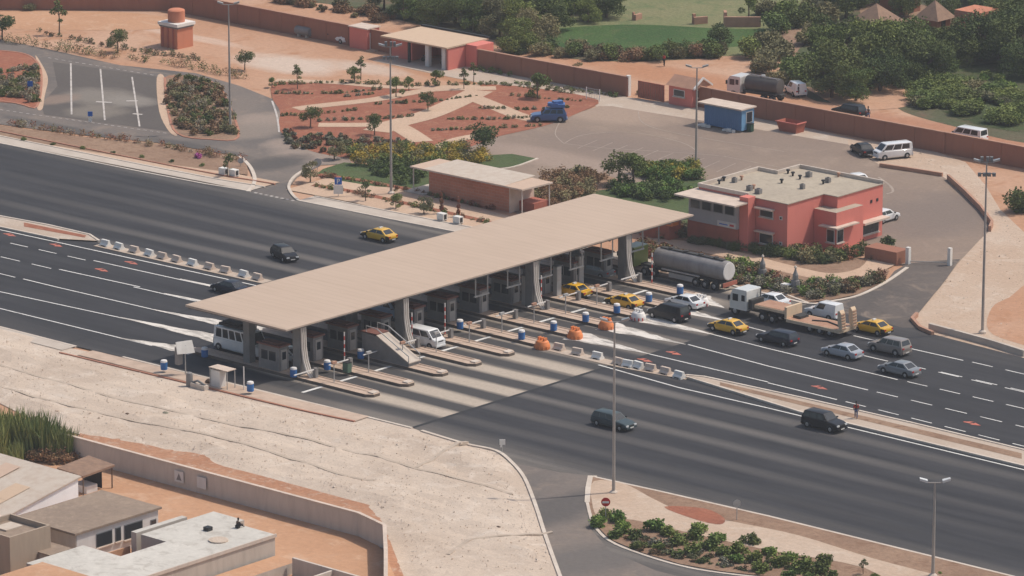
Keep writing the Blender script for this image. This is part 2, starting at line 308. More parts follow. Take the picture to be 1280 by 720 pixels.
# ------------------------------------------------------------------ mesh helpers
class MB:
    def __init__(s): s.v = []; s.f = []; s.m = []; s.cur = 0
    def add(s, vs, fs, m=None):
        n = len(s.v); s.v += [tuple(v) for v in vs]; s.f += [tuple(i+n for i in f) for f in fs]
        s.m += [s.cur if m is None else m]*len(fs); return s
    def box(s, x0, x1, y0, y1, z0, z1, m=None, top=None, rz=0, piv=None):
        vs = [(x, y, z) for z in (z0, z1) for (x, y) in ((x0, y0), (x1, y0), (x1, y1), (x0, y1))]
        if rz:
            px, py = piv or ((x0+x1)/2, (y0+y1)/2); c, q = math.cos(rz), math.sin(rz)
            vs = [(px+(x-px)*c-(y-py)*q, py+(x-px)*q+(y-py)*c, z) for x, y, z in vs]
        s.add(vs, [(3, 2, 1, 0), (0, 1, 5, 4), (1, 2, 6, 5), (2, 3, 7, 6), (3, 0, 4, 7)], m)
        s.add(vs[4:], [(0, 1, 2, 3)], top if top is not None else m); return s
    def prism(s, poly, z0, z1, m=None, top=None):
        n = len(poly); ar = sum(poly[i][0]*poly[(i+1) % n][1]-poly[(i+1) % n][0]*poly[i][1] for i in range(n))
        if ar < 0: poly = poly[::-1]
        zt = (lambda p: z1(p)) if callable(z1) else (lambda p: z1)
        vs = [(p[0], p[1], z0) for p in poly]+[(p[0], p[1], zt(p)) for p in poly]
        s.add(vs, [tuple(range(n-1, -1, -1))]+[(i, (i+1) % n, n+(i+1) % n, n+i) for i in range(n)], m)
        s.add(vs[n:], [tuple(range(n))], top if top is not None else m); return s
    def tube(s, pts, r, n=8, m=None, caps=True):
        pts = [Vector(p) for p in pts]; rs = r if isinstance(r, (list, tuple)) else [r]*len(pts)
        vs = []; fs = []; up0 = None
        for i, p in enumerate(pts):
            d = (pts[min(i+1, len(pts)-1)]-pts[max(i-1, 0)]).normalized()
            ref = Vector((0, 0, 1)) if abs(d.z) < .9 else Vector((1, 0, 0))
            a = d.cross(ref).normalized(); b_ = d.cross(a)
            for k in range(n):
                t = 2*math.pi*k/n; vs.append(p+(a*math.cos(t)+b_*math.sin(t))*rs[i])
        for i in range(len(pts)-1):
            for k in range(n):
                fs.append((i*n+k, i*n+(k+1) % n, (i+1)*n+(k+1) % n, (i+1)*n+k))
        if caps: fs += [tuple(range(n)), tuple(range(len(vs)-n, len(vs)))[::-1]]
        return s.add(vs, fs, m)
    def lathe(s, prof, n=14, c=(0, 0, 0), m=None, axis='z'):
        vs = []; fs = []
        for (r, z) in prof:
            for k in range(n):
                t = 2*math.pi*k/n; x, y = r*math.cos(t), r*math.sin(t)
                p = {'z': (x, y, z), 'y': (x, z, y), 'x': (z, x, y)}[axis]
                vs.append((p[0]+c[0], p[1]+c[1], p[2]+c[2]))
        for i in range(len(prof)-1):
            for k in range(n): fs.append((i*n+k, i*n+(k+1) % n, (i+1)*n+(k+1) % n, (i+1)*n+k))
        fs += [tuple(range(n))[::-1], tuple(range(len(vs)-n, len(vs)))]
        return s.add(vs, fs, m)
    def mesh(s, name, mats, smooth=0):
        me = bpy.data.meshes.new(name); me.from_pydata(s.v, [], s.f)
        mats = mats if isinstance(mats, (list, tuple)) else [mats]
        for mt in mats: me.materials.append(mt)
        if len(mats) > 1: me.polygons.foreach_set('material_index', s.m)
        bm = bmesh.new(); bm.from_mesh(me); bmesh.ops.recalc_face_normals(bm, faces=bm.faces); bm.to_mesh(me); bm.free()
        if smooth:
            me.shade_smooth(); me.set_sharp_from_angle(angle=R(smooth))
        me.update(); return me
    def build(s, name, mats, parent=None, smooth=0, loc=(0, 0, 0), rz=0):
        o = bpy.data.objects.new(name, s.mesh(name, mats, smooth)); C.objects.link(o); o.parent = parent
        o.location = loc; o.rotation_euler = (0, 0, rz); return o
def tag(o, label, cat, group=None, kind=None):
    if label: o['label'] = label
    if cat: o['category'] = cat
    if group: o['group'] = group
    if kind: o['kind'] = kind
    return o
def empty(name, loc, label, cat, group=None, rz=0):
    o = bpy.data.objects.new(name, None); C.objects.link(o); o.location = (*loc, 0) if len(loc) == 2 else loc
    o.rotation_euler = (0, 0, rz); o.empty_display_size = .3; return tag(o, label, cat, group)
def dup(o, loc, rz=0, label=None, scale=1, group=None):
    r = o.copy(); C.objects.link(r); r.location = (*loc, 0) if len(loc) == 2 else loc; r.rotation_euler = (0, 0, rz)
    r.scale = (scale,)*3 if not isinstance(scale, tuple) else scale
    if label: r['label'] = label
    if group: r['group'] = group
    for ch in list(o.children):
        c = ch.copy(); C.objects.link(c); c.parent = r
        for gg in list(ch.children):
            d = gg.copy(); C.objects.link(d); d.parent = c
    return r
def smooth_line(pts, closed=False, k=4):
    out = []; n = len(pts); rng = range(n if closed else n-1)
    for i in rng:
        p0 = pts[(i-1) % n] if closed or i > 0 else pts[0]; p1 = pts[i]; p2 = pts[(i+1) % n]
        p3 = pts[(i+2) % n] if closed or i+2 < n else pts[-1]
        for j in range(k):
            t = j/k
            out.append(tuple(.5*(2*p1[q]+(p2[q]-p0[q])*t+(2*p0[q]-5*p1[q]+4*p2[q]-p3[q])*t*t+(3*p1[q]-p0[q]-3*p2[q]+p3[q])*t**3) for q in (0, 1)))
    if not closed: out.append(pts[-1])
    return out
def sheet(name, pts, lvl, mat, px=True, sm=False, kind='structure', label=None):
    P_ = [g(*p) for p in pts] if px else pts
    if sm: P_ = smooth_line(P_, True)
    sheet.n = (getattr(sheet, 'n', 0)+1) % 11; zz = lvl*.012+sheet.n*.001
    bm = bmesh.new(); f = bm.faces.new([bm.verts.new((x, y, zz)) for x, y in P_])
    if f.normal.z < 0: f.normal_flip()
    bm.normal_update()
    if f.normal.z < 0: bmesh.ops.reverse_faces(bm, faces=[f])
    bmesh.ops.triangulate(bm, faces=bm.faces[:])
    me = bpy.data.meshes.new(name); bm.to_mesh(me); bm.free(); me.materials.append(mat)
    o = bpy.data.objects.new(name, me); C.objects.link(o); o['kind'] = kind
    if label: o['label'] = label
    return o
def offset_strip(line, w0, w1):
    """left/right offset rows of a polyline"""
    A_, B_ = [], []
    for i, p in enumerate(line):
        a = line[max(i-1, 0)]; b = line[min(i+1, len(line)-1)]
        dx, dy = b[0]-a[0], b[1]-a[1]; L = math.hypot(dx, dy) or 1; nx, ny = -dy/L, dx/L
        A_.append((p[0]+nx*w0, p[1]+ny*w0)); B_.append((p[0]+nx*w1, p[1]+ny*w1))
    return A_, B_
def kerb(name, line, w=.3, h=.15, mat='kerb', px=True, sm=True, z0=0, build=True, mb=None):
    L = [g(*p) for p in line] if px else line
    if sm and len(L) > 2: L = smooth_line(L)
    A_, B_ = offset_strip(L, -w/2, w/2); m = mb or MB(); n = len(L)
    vs = [(x, y, z0) for x, y in A_]+[(x, y, z0) for x, y in B_]+[(x, y, z0+h) for x, y in A_]+[(x, y, z0+h) for x, y in B_]
    fs = []
    for i in range(n-1):
        fs += [(i, i+1, 2*n+i+1, 2*n+i), (n+i+1, n+i, 3*n+i, 3*n+i+1), (2*n+i, 2*n+i+1, 3*n+i+1, 3*n+i)]
    fs += [(0, 2*n, 3*n, n), (n-1, 2*n-1, 4*n-1, 3*n-1)]
    m.add(vs, fs)
    if build and not mb:
        o = m.build(name, M[mat]); o['kind'] = 'structure'; return o
def stripe(mb, p, q, w=.17, z=.07, px=True):
    a = Vector(g(*p)) if px else Vector(p); b = Vector(g(*q)) if px else Vector(q)
    d = (b-a).normalized(); n = Vector((-d.y, d.x))*w/2
    mb.add([(*(a+n), z), (*(a-n), z), (*(b-n), z), (*(b+n), z)], [(0, 1, 2, 3)])


# ------------------------------------------------------------------ the ground and its roads
M['drainline'] = plain('dusty channel', (.47, .385, .31), (.40, .32, .25), .95, .5, world=True)
M['hedgerock'] = plain('brown stone', (.34, .27, .21), (.26, .2, .15), .95, 3)
sheet('ground', [(-1500, -1500), (1500, -1500), (1500, 1500), (-1500, 1500)], 0, M['sand'], px=False)
# beyond the perimeter wall
sheet('scrub_ground', [(-300, -60), (170, -50), (330, -6), (430, 8), (520, 30), (600, 46), (660, 62), (740, 76), (870, 74), (940, 66), (985, 80), (1010, 122), (1060, 128), (1100, 118), (1130, 140), (1200, 160), (1290, 180), (1500, 200), (1700, -200), (300, -200)], 1, M['scrub'], sm=True)
sheet('dry_field', [(700, 28), (760, 8), (800, -30), (1100, -60), (1060, 20), (960, 40), (965, 66), (850, 70), (760, 62), (690, 48)], 2, M['field'], sm=True)
sheet('crop_field', [(684, 40), (720, 34), (800, 31), (900, 36), (962, 38), (968, 52), (880, 62), (790, 66), (720, 62), (690, 54)], 3, M['crop'], sm=True)
sheet('crop_patch', [(1180, 92), (1230, 80), (1300, 84), (1300, 158), (1240, 160), (1180, 140), (1150, 110)], 3, M['lowgreen'], sm=True)
sheet('dirt_clearing', [(1008, 110), (1040, 112), (1110, 104), (1136, 118), (1130, 134), (1060, 136)], 3, M['sand'], sm=True)
sheet('village_clearing', [(1075, 8), (1150, 6), (1240, 22), (1262, 34), (1190, 44), (1110, 44)], 3, M['brownsoil'], sm=True)
sheet('dirt_path', [(975, 36), (1030, 40), (1000, 60), (988, 84), (978, 80), (986, 58)], 3, M['brownsoil'], sm=True)
# pale pads of the yard
sheet('pale_pad', [(466, 76), (500, 70), (560, 74), (640, 91), (745, 107), (760, 118), (800, 124), (880, 134), (1000, 158), (1110, 184), (1160, 186), (1185, 224), (1060, 200), (900, 172), (800, 148), (752, 137), (735, 128), (640, 112), (540, 92)], 2, M['concpad'])
sheet('pale_patch', [(-10, 16), (120, 14), (210, 22), (200, 36), (90, 38), (-10, 34)], 1, M['yardsand'], sm=True)
# right shoulder
sheet('laterite_shoulder', [(1060, 174), (1150, 183), (1207, 203), (1232, 232), (1250, 262), (1290, 300), (1700, 380), (1700, 560), (1281, 452), (1162, 418), (1140, 398), (1160, 340), (1120, 220), (1060, 200)], 3, M['laterite'])
sheet('sand_patch', [(1240, 385), (1262, 372), (1300, 352), (1400, 380), (1400, 465), (1280, 432), (1236, 414)], 4, M['sand'], sm=True)
# parking apron round the red building
lot = [(560, 195), (590, 180), (640, 165), (700, 149), (748, 133), (765, 133), (800, 139), (940, 161), (1060, 181), (1102, 208), (1178, 221), (1200, 235), (1226, 262), (1240, 283), (1236, 290), (1225, 300), (1197, 330), (1175, 360), (1146, 392), (1090, 378), (1110, 352), (1134, 335), (1060, 300), (700, 290), (560, 230)]
sheet('parking_apron', lot, 4, M['lot'])
# worn bay lines
mb = MB()
for i in range(16):
    a = Vector((g(722, 186))) + (Vector(g(1015, 236))-Vector(g(722, 186)))*(i/15)
    stripe(mb, a, a+Vector((-1.1, 5.0)), .13, .065, px=False)
for pts in ([(705, 180), (760, 186), (860, 192), (905, 196)], [(705, 180), (730, 169), (790, 166), (850, 178), (872, 190)], [(798, 140), (805, 155), (850, 168), (980, 190)], [(700, 152), (694, 168), (705, 180)], [(905, 196), (1000, 215), (1060, 230)]):
    L = smooth_line([g(*p) for p in pts])
    for p, q in zip(L[:-1], L[1:]): stripe(mb, p, q, .14, .066, px=False)
L = smooth_line([g(*p) for p in [(1098, 222), (1112, 232), (1116, 240), (1108, 243)]])
for p, q in zip(L[:-1], L[1:]): stripe(mb, p, q, .3, .066, px=False)
mb.build('parking_lines', M['markfaint'])['kind'] = 'structure'
# side roads top left
rd = [(-200, 30), (-60, 43), (0, 50), (60, 62), (150, 82), (245, 92), (300, 108), (340, 124), (352, 140), (350, 165), (375, 182), (430, 190), (440, 205), (402, 207), (372, 222), (361, 236), (372, 252), (310, 241), (317, 228), (313, 208), (300, 196), (207, 180), (110, 170), (0, 156), (-200, 130)]
sheet('side_road', rd, 5, M['sideroad'])
sheet('parking_bays', [(66, 78), (200, 97), (204, 110), (212, 140), (218, 166), (55, 144), (52, 130), (72, 108)], 6, M['bays'])
mb = MB()
for p, q in (((88.5, 80), (89.5, 144)), ((125.5, 87), (131, 151)), ((165, 97), (174.5, 159))): stripe(mb, p, q, .22, .10)
for p, q in (((120, 128), (140, 129)), ((158, 127), (172, 127)), ((166, 143), (178, 144))): stripe(mb, p, q, .5, .101)
for (p, q, n) in (((60, 73), (205, 97), 17), ((0, 138), (212, 168), 26)):
    for i in range(n):
        a = (p[0]+(q[0]-p[0])*i/n, p[1]+(q[1]-p[1])*i/n); b = (p[0]+(q[0]-p[0])*(i+.5)/n, p[1]+(q[1]-p[1])*(i+.5)/n)
        stripe(mb, a, b, .16, .102)
for i in range(8):
    a = (318+i*6.6, 242+i*1.35); stripe(mb, a, (a[0]+3.4, a[1]+.7), .35, .13)
mb.build('parking_lines', M['markwhite'])['kind'] = 'structure'
mb = MB(); L = smooth_line([g(*p) for p in [(340, 127), (346, 145), (349, 166)]])
for p, q in zip(L[:-1], L[1:]): stripe(mb, p, q, .25, .10, px=False)
mb.build('road_edge_line', M['markwhite'])['kind'] = 'structure'
# planted traffic islands of the side road
isl1 = [(-60, 60), (0, 64), (30, 68), (46, 78), (52, 98), (46, 134), (20, 130), (-60, 118)]
isl2 = [(206, 98), (235, 96), (270, 106), (285, 130), (298, 172), (262, 175), (222, 168), (210, 138)]
sheet('planting_bed', isl1, 8, M['redsoil'], sm=True); sheet('planting_bed', isl2, 8, M['brownsoil'], sm=True)
sheet('pale_verge', [(44, 70), (54, 84), (60, 100), (56, 120), (53, 137), (46, 134), (52, 98)], 7, M['path'], sm=True)
sheet('pale_verge', [(196, 98), (206, 98), (209, 138), (222, 168), (212, 166), (199, 140)], 7, M['path'], sm=True)
kerb('kerb', isl1, .3, .14, 'redkerb'); kerb('kerb', isl2+[isl2[0]], .3, .14, 'redkerb')
# highway
hw = [(-320, 14), (-101, 19.8), (-61, 22.3), (-30.6, 23.8), (-12, 25.6), (0, 28.5), (3.7, 30.0)]
hw += [g(1010, 381), g(1039, 378), g(1073, 371), g(1106, 354), g(1122, 345), g(1190, 336), g(1176, 360), g(1146, 392), g(1141, 400), g(1150, 412), g(1166, 419), g(1281, 449), (140, 23.5), (320, 20)]
low_right = [(527, 540), (580, 556), (620, 565), (640, 580), (656, 600), (670, 635), (682, 672), (700, 722), (730, 800)]
hw += [(320, -52), (200, -44)] + [g(1100, 800), g(900, 722), g(850, 713), g(800, 699), g(765, 685), g(745, 668), g(745, 760), g(730, 800)]
hwp = [(-320, 14), (-101, 19.8), (-61, 22.3), (-30.6, 23.8), (-12, 25.6), (0, 28.5), (3.7, 30.0)] + [g(*p) for p in [(1010, 381), (1039, 378), (1073, 371), (1106, 354), (1118, 345), (1180, 350), (1146, 392), (1141, 400), (1150, 412), (1166, 419), (1281, 449)]] + [(140, 23.5), (320, 20), (320, -60)] + [g(1600, 900), g(780, 900)] + [g(*p) for p in low_right[::-1]] + [(19.7, -36.8), (8, -37.0), (-8, -37.4), (-17, -37.6), (-26.5, -38.1), (-38, -38.1), (-60, -38.6), (-320, -44)]
sheet('highway', hwp, 9, M['road'], px=False)
# exit ramp beside the lower traffic island
sheet('exit_ramp', [(640, 580), (700, 592), (737, 596), (731, 625), (736, 660), (762, 690), (820, 715), (900, 735), (1100, 790), (1100, 900), (780, 900), (740, 840), (700, 722), (682, 672), (670, 635), (656, 600)], 10, M['sideroad'])
# ramp from the parking to the highway
sheet('access_road', [(1118, 340), (1136, 330), (1200, 325), (1183, 350), (1152, 388), (1144, 398), (1150, 411), (1128, 411), (1075, 396), (1030, 389), (1020, 382), (1060, 376), (1090, 365), (1106, 355)], 10, M['ramp'], sm=False)
# medians
medL = [(-320, -5.2), (-100, -5.6)] + [g(0, 273), g(60, 284), g(112, 296), g(124, 304)] + [(-60.5, -8.4)] + [(-69.4, -9.0), (-100, -9.2), (-320, -9.4)]
sheet('median', medL, 22, M['concpad'], px=False)
medR = [g(858, 472), g(880, 474), g(1000, 500), g(1140, 532), g(1281, 566), (150, -6.2), (320, -5.6), (320, -9.6), (150, -9.2), g(1281, 586), g(1140, 552), g(1000, 518)]
sheet('median', medR, 22, M['concpad'], px=False)
sheet('median_soil', [g(30, 281), g(108, 297), g(106, 300), g(30, 286)], 23, M['redsoil'], px=False)
sheet('median_soil', [g(900, 481), g(1277, 570), g(1277, 577), g(900, 485)], 23, M['brownsoil'], px=False)
for ln in ([(-320, -5.2), (-100, -5.6)]+[g(0, 273), g(60, 284), g(112, 296), g(124, 304)], [(-320, -9.4), (-100, -9.2), (-69.4, -9.1), (-60.5, -8.6)],
           [g(858, 472), g(880, 474), g(1000, 500), g(1140, 532), g(1281, 566), (150, -6.2), (320, -5.6)], [g(858, 474), g(1000, 518), g(1140, 552), g(1281, 586), (150, -9.2), (320, -9.6)]):
    kerb('kerb', ln, .28, .34, px=False, sm=False)
# upper verge of the highway: drains and kerbs
def strip(name, line, w0, w1, lvl, mat, px=False):
    L = [g(*p) for p in line] if px else line
    a, b = offset_strip(L, w0, w1); return sheet(name, a+b[::-1], lvl, mat, px=False)
strip('median_strip', [(124, 307), (230, 331), (335, 354)], -.9, .7, 13, M['concpad'], px=True); strip('median_strip', [(690, 438), (775, 458), (862, 474)], -.8, .8, 13, M['concpad'], px=True)
upL = [(-320, 14), (-101, 19.8), (-61, 22.3)]; upR = [g(373, 252), (-30.6, 23.9), (-12, 25.7), (0, 28.6), (3.7, 30.1), g(1010, 380)]
strip('drain', upL, .2, 2.6, 11, M['kerbside']); strip('drain', upR[:4], .2, 2.6, 11, M['kerbside'])
strip('verge', upL, 2.6, 5.6, 11, M['path']); strip('verge', [g(385, 230), g(470, 246), g(560, 268), g(640, 290), g(700, 310)], -4, 4.5, 7, M['path'])
sheet('planting_bed', [(-60, 146), (0, 158), (100, 172), (207, 182), (298, 197), (309, 206), (310, 220), (220, 208), (120, 192), (0, 172), (-60, 165)], 12, M['brownsoil'])
kerb('kerb', upL, .3, .18, px=False); kerb('kerb', [(x, y+2.7) for x, y in upL], .25, .2, px=False); kerb('kerb', [(x, y+4.4) for x, y in upL], .22, .25, 'redkerb', px=False)
kerb('kerb', [(310, 241), (317, 232), (318, 222), (312, 209), (300, 197)], .45, .2)
kerb('kerb', upR, .3, .18, px=False); kerb('kerb', [(x, y+2.7) for x, y in upR[:4]], .25, .2, px=False)
kerb('kerb', [(373, 252), (365, 244), (361, 234), (368, 222), (384, 212), (400, 206)], .35, .2)
for q in ([(392, 232), (440, 240), (520, 258), (600, 276), (660, 290)], [(398, 219), (450, 226), (530, 241), (620, 262)]): strip('red_bed', q, -.55, .55, 9, M['redsoil'], px=True)
# lower verge
lowL = [(-320, -44), (-60, -38.6), (-38, -38.1), (-26.5, -38.1)]
kerb('kerb', lowL, .3, .16, px=False, sm=False); strip('verge', lowL, -2.0, -.15, 11, M['kerbside'])
kerb('kerb', low_right, .35, .2); kerb('kerb', [(19.7, -36.9), (8, -37.1), (-8, -37.5), (-20, -37.7)], .3, .16, px=False, sm=False)
grav = [(-600, 330), (-60, 395), (0, 409), (70, 427), (88, 436), (200, 458), (300, 480), (420, 508), (520, 537), (527, 540), (580, 556), (620, 566), (640, 581), (656, 601), (670, 636), (682, 673), (700, 723), (740, 900), (520, 900), (500, 722), (486, 682), (474, 652), (455, 632), (400, 618), (320, 596), (268, 583), (250, 570), (215, 565), (110, 546), (60, 535), (0, 505), (-600, 400)]
gs = sheet('gravel_slope', grav, 6, M['gravel'])
from mathutils import noise as mn
def rel_h(x, y, d=9):
    k = min(1, max(0, d-.3)/2.0)
    if -32 < x < 20: k *= min(1, max(0, (-40.9-y)/2.5))
    return max(0, .45+.5*mn.noise((x*.09, y*.30, 1.7)) + .3*mn.noise((x*.35, y*.6, 4)) + .12*mn.noise((x*1.1, y*1.1, 9)))*.6*k
def relief(o, x0, x1, y0, y1, step, amp, poly, fall=2.0):
    bm = bmesh.new(); bm.from_mesh(o.data)
    def cut(co, no):
        bmesh.ops.bisect_plane(bm, geom=bm.verts[:]+bm.edges[:]+bm.faces[:], plane_co=co, plane_no=no)
    v = x0
    while v < x1: cut((v, 0, 0), (1, 0, 0)); v += step
    v = y0
    while v < y1: cut((0, v, 0), (0, 1, 0)); v += step
    n = len(poly)
    for q in bm.verts:
        x, y = q.co.x, q.co.y
        if not (x0 < x < x1 and y0 < y < y1): continue
        d = 1e9
        for i in range(n):
            a = poly[i]; b = poly[(i+1) % n]; dx, dy = b[0]-a[0], b[1]-a[1]; t = max(0, min(1, ((x-a[0])*dx+(y-a[1])*dy)/(dx*dx+dy*dy+1e-9)))
            d = min(d, math.hypot(x-a[0]-dx*t, y-a[1]-dy*t))
        q.co.z += rel_h(x, y, d)
    bmesh.ops.triangulate(bm, faces=[f for f in bm.faces if len(f.verts) > 4])
    bm.to_mesh(o.data); bm.free()
relief(gs, -75, 62, -90, -37, 1.1, .62, [G_ for G_ in [g(*p) for p in grav]])
def stones(name, poly, n, size, mats, z, lab):
    P2 = [g(*p) for p in poly]; xs = [p[0] for p in P2]; ys = [p[1] for p in P2]; m = MB(); r_ = random.Random(n); c = 0
    while c < n:
        x = r_.uniform(max(-75, min(xs)), min(90, max(xs))); y = r_.uniform(min(ys), max(ys)); ins = False; j = len(P2)-1
        for i in range(len(P2)):
            if (P2[i][1] > y) != (P2[j][1] > y) and x < (P2[j][0]-P2[i][0])*(y-P2[i][1])/(P2[j][1]-P2[i][1])+P2[i][0]: ins = not ins
            j = i
        if not ins: continue
        c += 1; s = size*r_.uniform(.5, 1)*(1.9 if r_.random() < .04 else 1); a = r_.uniform(0, 3)
        zz = z
        if name == 'gravel_stones':
            zz = z+rel_h(x, y)
        vs = [(x+s*math.cos(a+k*1.57)*r_.uniform(.7, 1.2), y+s*math.sin(a+k*1.57)*r_.uniform(.7, 1.2), zz) for k in range(4)]
        vs += [(x+r_.uniform(-.3, .3)*s, y+r_.uniform(-.3, .3)*s, zz+s*r_.uniform(.6, 1.1))]
        m.add(vs, [(0, 1, 4), (1, 2, 4), (2, 3, 4), (3, 0, 4)], r_.choice((0, 0, 1, 2)))
    o = m.build(name, [M[k] for k in mats]); o['kind'] = 'stuff'; o['label'] = lab; return o
stones('gravel_stones', [(0, 420), (88, 440), (300, 486), (520, 545), (620, 570), (670, 650), (690, 716), (520, 716), (480, 640), (400, 612), (268, 578), (110, 540), (0, 500)], 3500, .09, ('kerb', 'laterite', 'laterite'), .075, 'loose pale stones on the gravel bank')
stones('shoulder_stones', [(1162, 400), (1180, 345), (1236, 300), (1250, 270), (1290, 300), (1290, 440), (1170, 414)], 260, .08, ('kerb', 'laterite', 'hedgerock'), .045, 'loose stones on the right shoulder')
stones('shoulder_stones', [(1060, 176), (1150, 186), (1207, 205), (1240, 250), (1230, 262), (1185, 224), (1110, 206)], 120, .08, ('kerb', 'laterite', 'hedgerock'), .045, 'loose stones along the wall foot')
strip('pavement', [(-24, -39.2), (-8, -38.8), (6, -38.4), (14, -37.9)], -1.1, 1.1, 13, M['island'])
kerb('kerb', [(-26, -40.9), (-8, -40.2), (6, -39.7), (14, -39.0)], .25, .2, 'redkerb', px=False)
# drains running down the gravel
for q in ([(-20, 456), (0, 461), (160, 505), (330, 542), (450, 570), (520, 591), (640, 620)], [(0, 488), (100, 515), (300, 558), (430, 597), (470, 604)],
          [(560, 697), (590, 680), (640, 675), (690, 668)], [(520, 590), (560, 566), (584, 556)]):
    L = smooth_line([g(*p) for p in q], k=10); L = [p for p in L]; A_, B_ = offset_strip(L, -.2, .2); m = MB(); n = len(L)
    zs = [.12+rel_h(*p) for p in L]
    m.add([(x, y, z) for (x, y), z in zip(A_, zs)]+[(x, y, z) for (x, y), z in zip(B_, zs)]+[(x, y, z-.3) for (x, y), z in zip(A_, zs)], [(k, k+1, n+k+1, n+k) for k in range(n-1)]+[(k, k+1, 2*n+k+1, 2*n+k) for k in range(n-1)]); m.build('drain', M['drainline'])['kind'] = 'structure'
# lower traffic island
tri = [(737, 597), (820, 615), (960, 647), (1240, 716), (1500, 780), (1500, 860), (1100, 730), (1000, 727), (900, 716), (850, 707), (800, 692), (762, 676), (742, 655), (734, 630)]
sheet('traffic_island', tri, 14, M['brownsoil'])
sheet('sand_patch', [(742, 604), (780, 607), (815, 625), (850, 640), (920, 655), (1000, 672), (1090, 700), (1180, 724), (1240, 745), (1150, 752), (1080, 712), (960, 690), (860, 668), (790, 652), (750, 650), (740, 630)], 15, M['laterite'], sm=True)
sheet('red_patch', [(830, 636), (880, 638), (905, 650), (900, 658), (870, 652)], 16, M['redsoil'], sm=True)
kerb('kerb', [(734, 630), (735, 612), (738, 597), (745, 598)], .5, .2, 'kerb', sm=False); kerb('kerb', [(738, 597), (820, 615), (960, 647), (1240, 716), (1500, 780)], .3, .18, 'kerb', sm=False)
kerb('kerb', [(734, 630), (742, 657), (762, 678), (800, 694), (850, 709), (900, 718), (1000, 729), (1100, 738)], .3, .18, 'kerb')
# ground round the lower compound
sheet('red_strip', [(100, 540), (180, 553), (250, 566), (330, 590), (400, 612), (462, 630), (478, 650), (490, 684), (505, 722), (488, 722), (470, 662), (440, 645), (250, 604), (100, 566)], 7, M['stripsoil'])
yd = [(-600, 470), (0, 575), (95, 566), (250, 600), (450, 655), (480, 692), (500, 735), (560, 900), (-600, 900)]
sheet('courtyard', yd, 8, M['yardsand'])
# planting beds by the red building
sheet('planting_bed', [(800, 322), (860, 334), (905, 346), (912, 356), (1010, 379), (1040, 376), (1073, 369), (1104, 354), (1112, 340), (1100, 326), (1060, 322), (980, 318), (860, 296), (800, 300)], 11, M['brownsoil'])
sheet('garden_path', [(800, 300), (860, 303), (930, 318), (1000, 336), (1040, 343), (1075, 336), (1092, 318), (1120, 322), (1116, 334), (1080, 346), (1040, 352), (990, 344), (920, 326), (850, 312), (800, 310)], 12, M['path'], sm=True)
kerb('kerb', [(905, 346), (912, 357), (960, 369), (1010, 381), (1040, 378), (1073, 371), (1106, 355), (1134, 336)], .4, .2, 'kerb')
sheet('lawn', [(640, 240), (760, 250), (812, 262), (870, 284), (880, 262), (858, 246), (878, 236), (880, 225), (800, 228), (740, 240)], 6, M['grass'], sm=True)
sheet('planting_bed', [(640, 250), (680, 222), (740, 215), (790, 235), (800, 260), (700, 262)], 5, M['brownsoil'], sm=True)
sheet('lawn', [(590, 196), (640, 193), (672, 199), (640, 209), (600, 212), (560, 206)], 6, M['grass'])
kerb('kerb', [(560, 207), (600, 214), (640, 210), (672, 199)], .3, .15)
sheet('lawn', [(396, 218), (404, 212), (430, 204), (480, 208), (560, 205), (600, 212), (560, 238), (532, 238), (470, 234), (420, 226)], 8, M['grass'])
# terraced red garden
gar = [(345, 104), (400, 103), (470, 106), (545, 108), (610, 106), (680, 112), (748, 126), (720, 143), (680, 158), (620, 172), (580, 186), (520, 190), (470, 200), (420, 196), (380, 186), (350, 164), (350, 140), (340, 122)]
sheet('garden_bed', gar, 6, M['redsoil'], sm=True)
for q, wd in (([(370, 137), (400, 133), (470, 125), (540, 113), (620, 111)], 1.1), ([(398, 157), (450, 157), (488, 156)], 1.1), ([(470, 165), (492, 156), (530, 146), (566, 131), (600, 114)], 1.8), ([(492, 156), (510, 166), (528, 178)], 1.4), ([(590, 122), (620, 134), (650, 146), (680, 152)], 1.3), ([(345, 101), (420, 104), (500, 110), (600, 108)], .9), ([(540, 190), (570, 176), (600, 170)], 1.0)):
    strip('garden_path', smooth_line([g(*p) for p in q]), -wd, wd, 8, M['path'])
# joints and painted lines on the highway
mb = MB()
stripe(mb, g(516, 536), g(762, 459), .45, .128, px=False); stripe(mb, g(762, 459), g(922, 412), .4, .128, px=False)
stripe(mb, (-28.2, -38), (-28.2, -9.2), .25, .128, px=False)
mb.build('expansion_joint', M['joint'])['kind'] = 'structure'
mb = MB(); ZL = .130
def dashes(p, q, n, duty=.62, w=.17):
    a, b = Vector(g(*p)), Vector(g(*q)); L = (b-a)/ (n-1+duty)
    for i in range(n): stripe(mb, a+L*i, a+L*(i+duty), w, ZL, px=False)
for p, q in (((812, 444), (960, 479)), ((960, 480), (1046, 501)), ((860, 432), (960, 459)), ((960, 459), (1085, 489)), ((893, 420), (960, 437)), ((960, 437), (1122, 476)), ((905, 402), (996, 426)), ((1067, 443), (1110, 453)), ((1067, 421), (1204, 452)),
             ((-60, 328), (-200, 296)), ((117, 327), (262, 359)), ((74, 338), (175, 360)), ((167, 360), (245, 378)), ((29, 350), (70, 360)), ((70, 360), (225, 396)), ((0, 366), (190, 407)), ((0, 387), (190, 433.5)), ((-200, 320), (0, 366)), ((-200, 342), (0, 387))):
    stripe(mb, p, q, .2, ZL)
dashes((1057, 503.5), (1470, 607), 10); dashes((1096, 491.5), (1480, 583), 9); dashes((1134, 478.5), (1500, 563), 9); dashes((1176, 466.5), (1520, 545), 8); dashes((1132, 457), (1500, 543), 9); dashes((1215, 454), (1500, 520), 7)
dashes((-160, 266), (107, 326.5), 8); dashes((-150, 287), (64, 337), 6); dashes((-120, 314), (19, 348), 4)
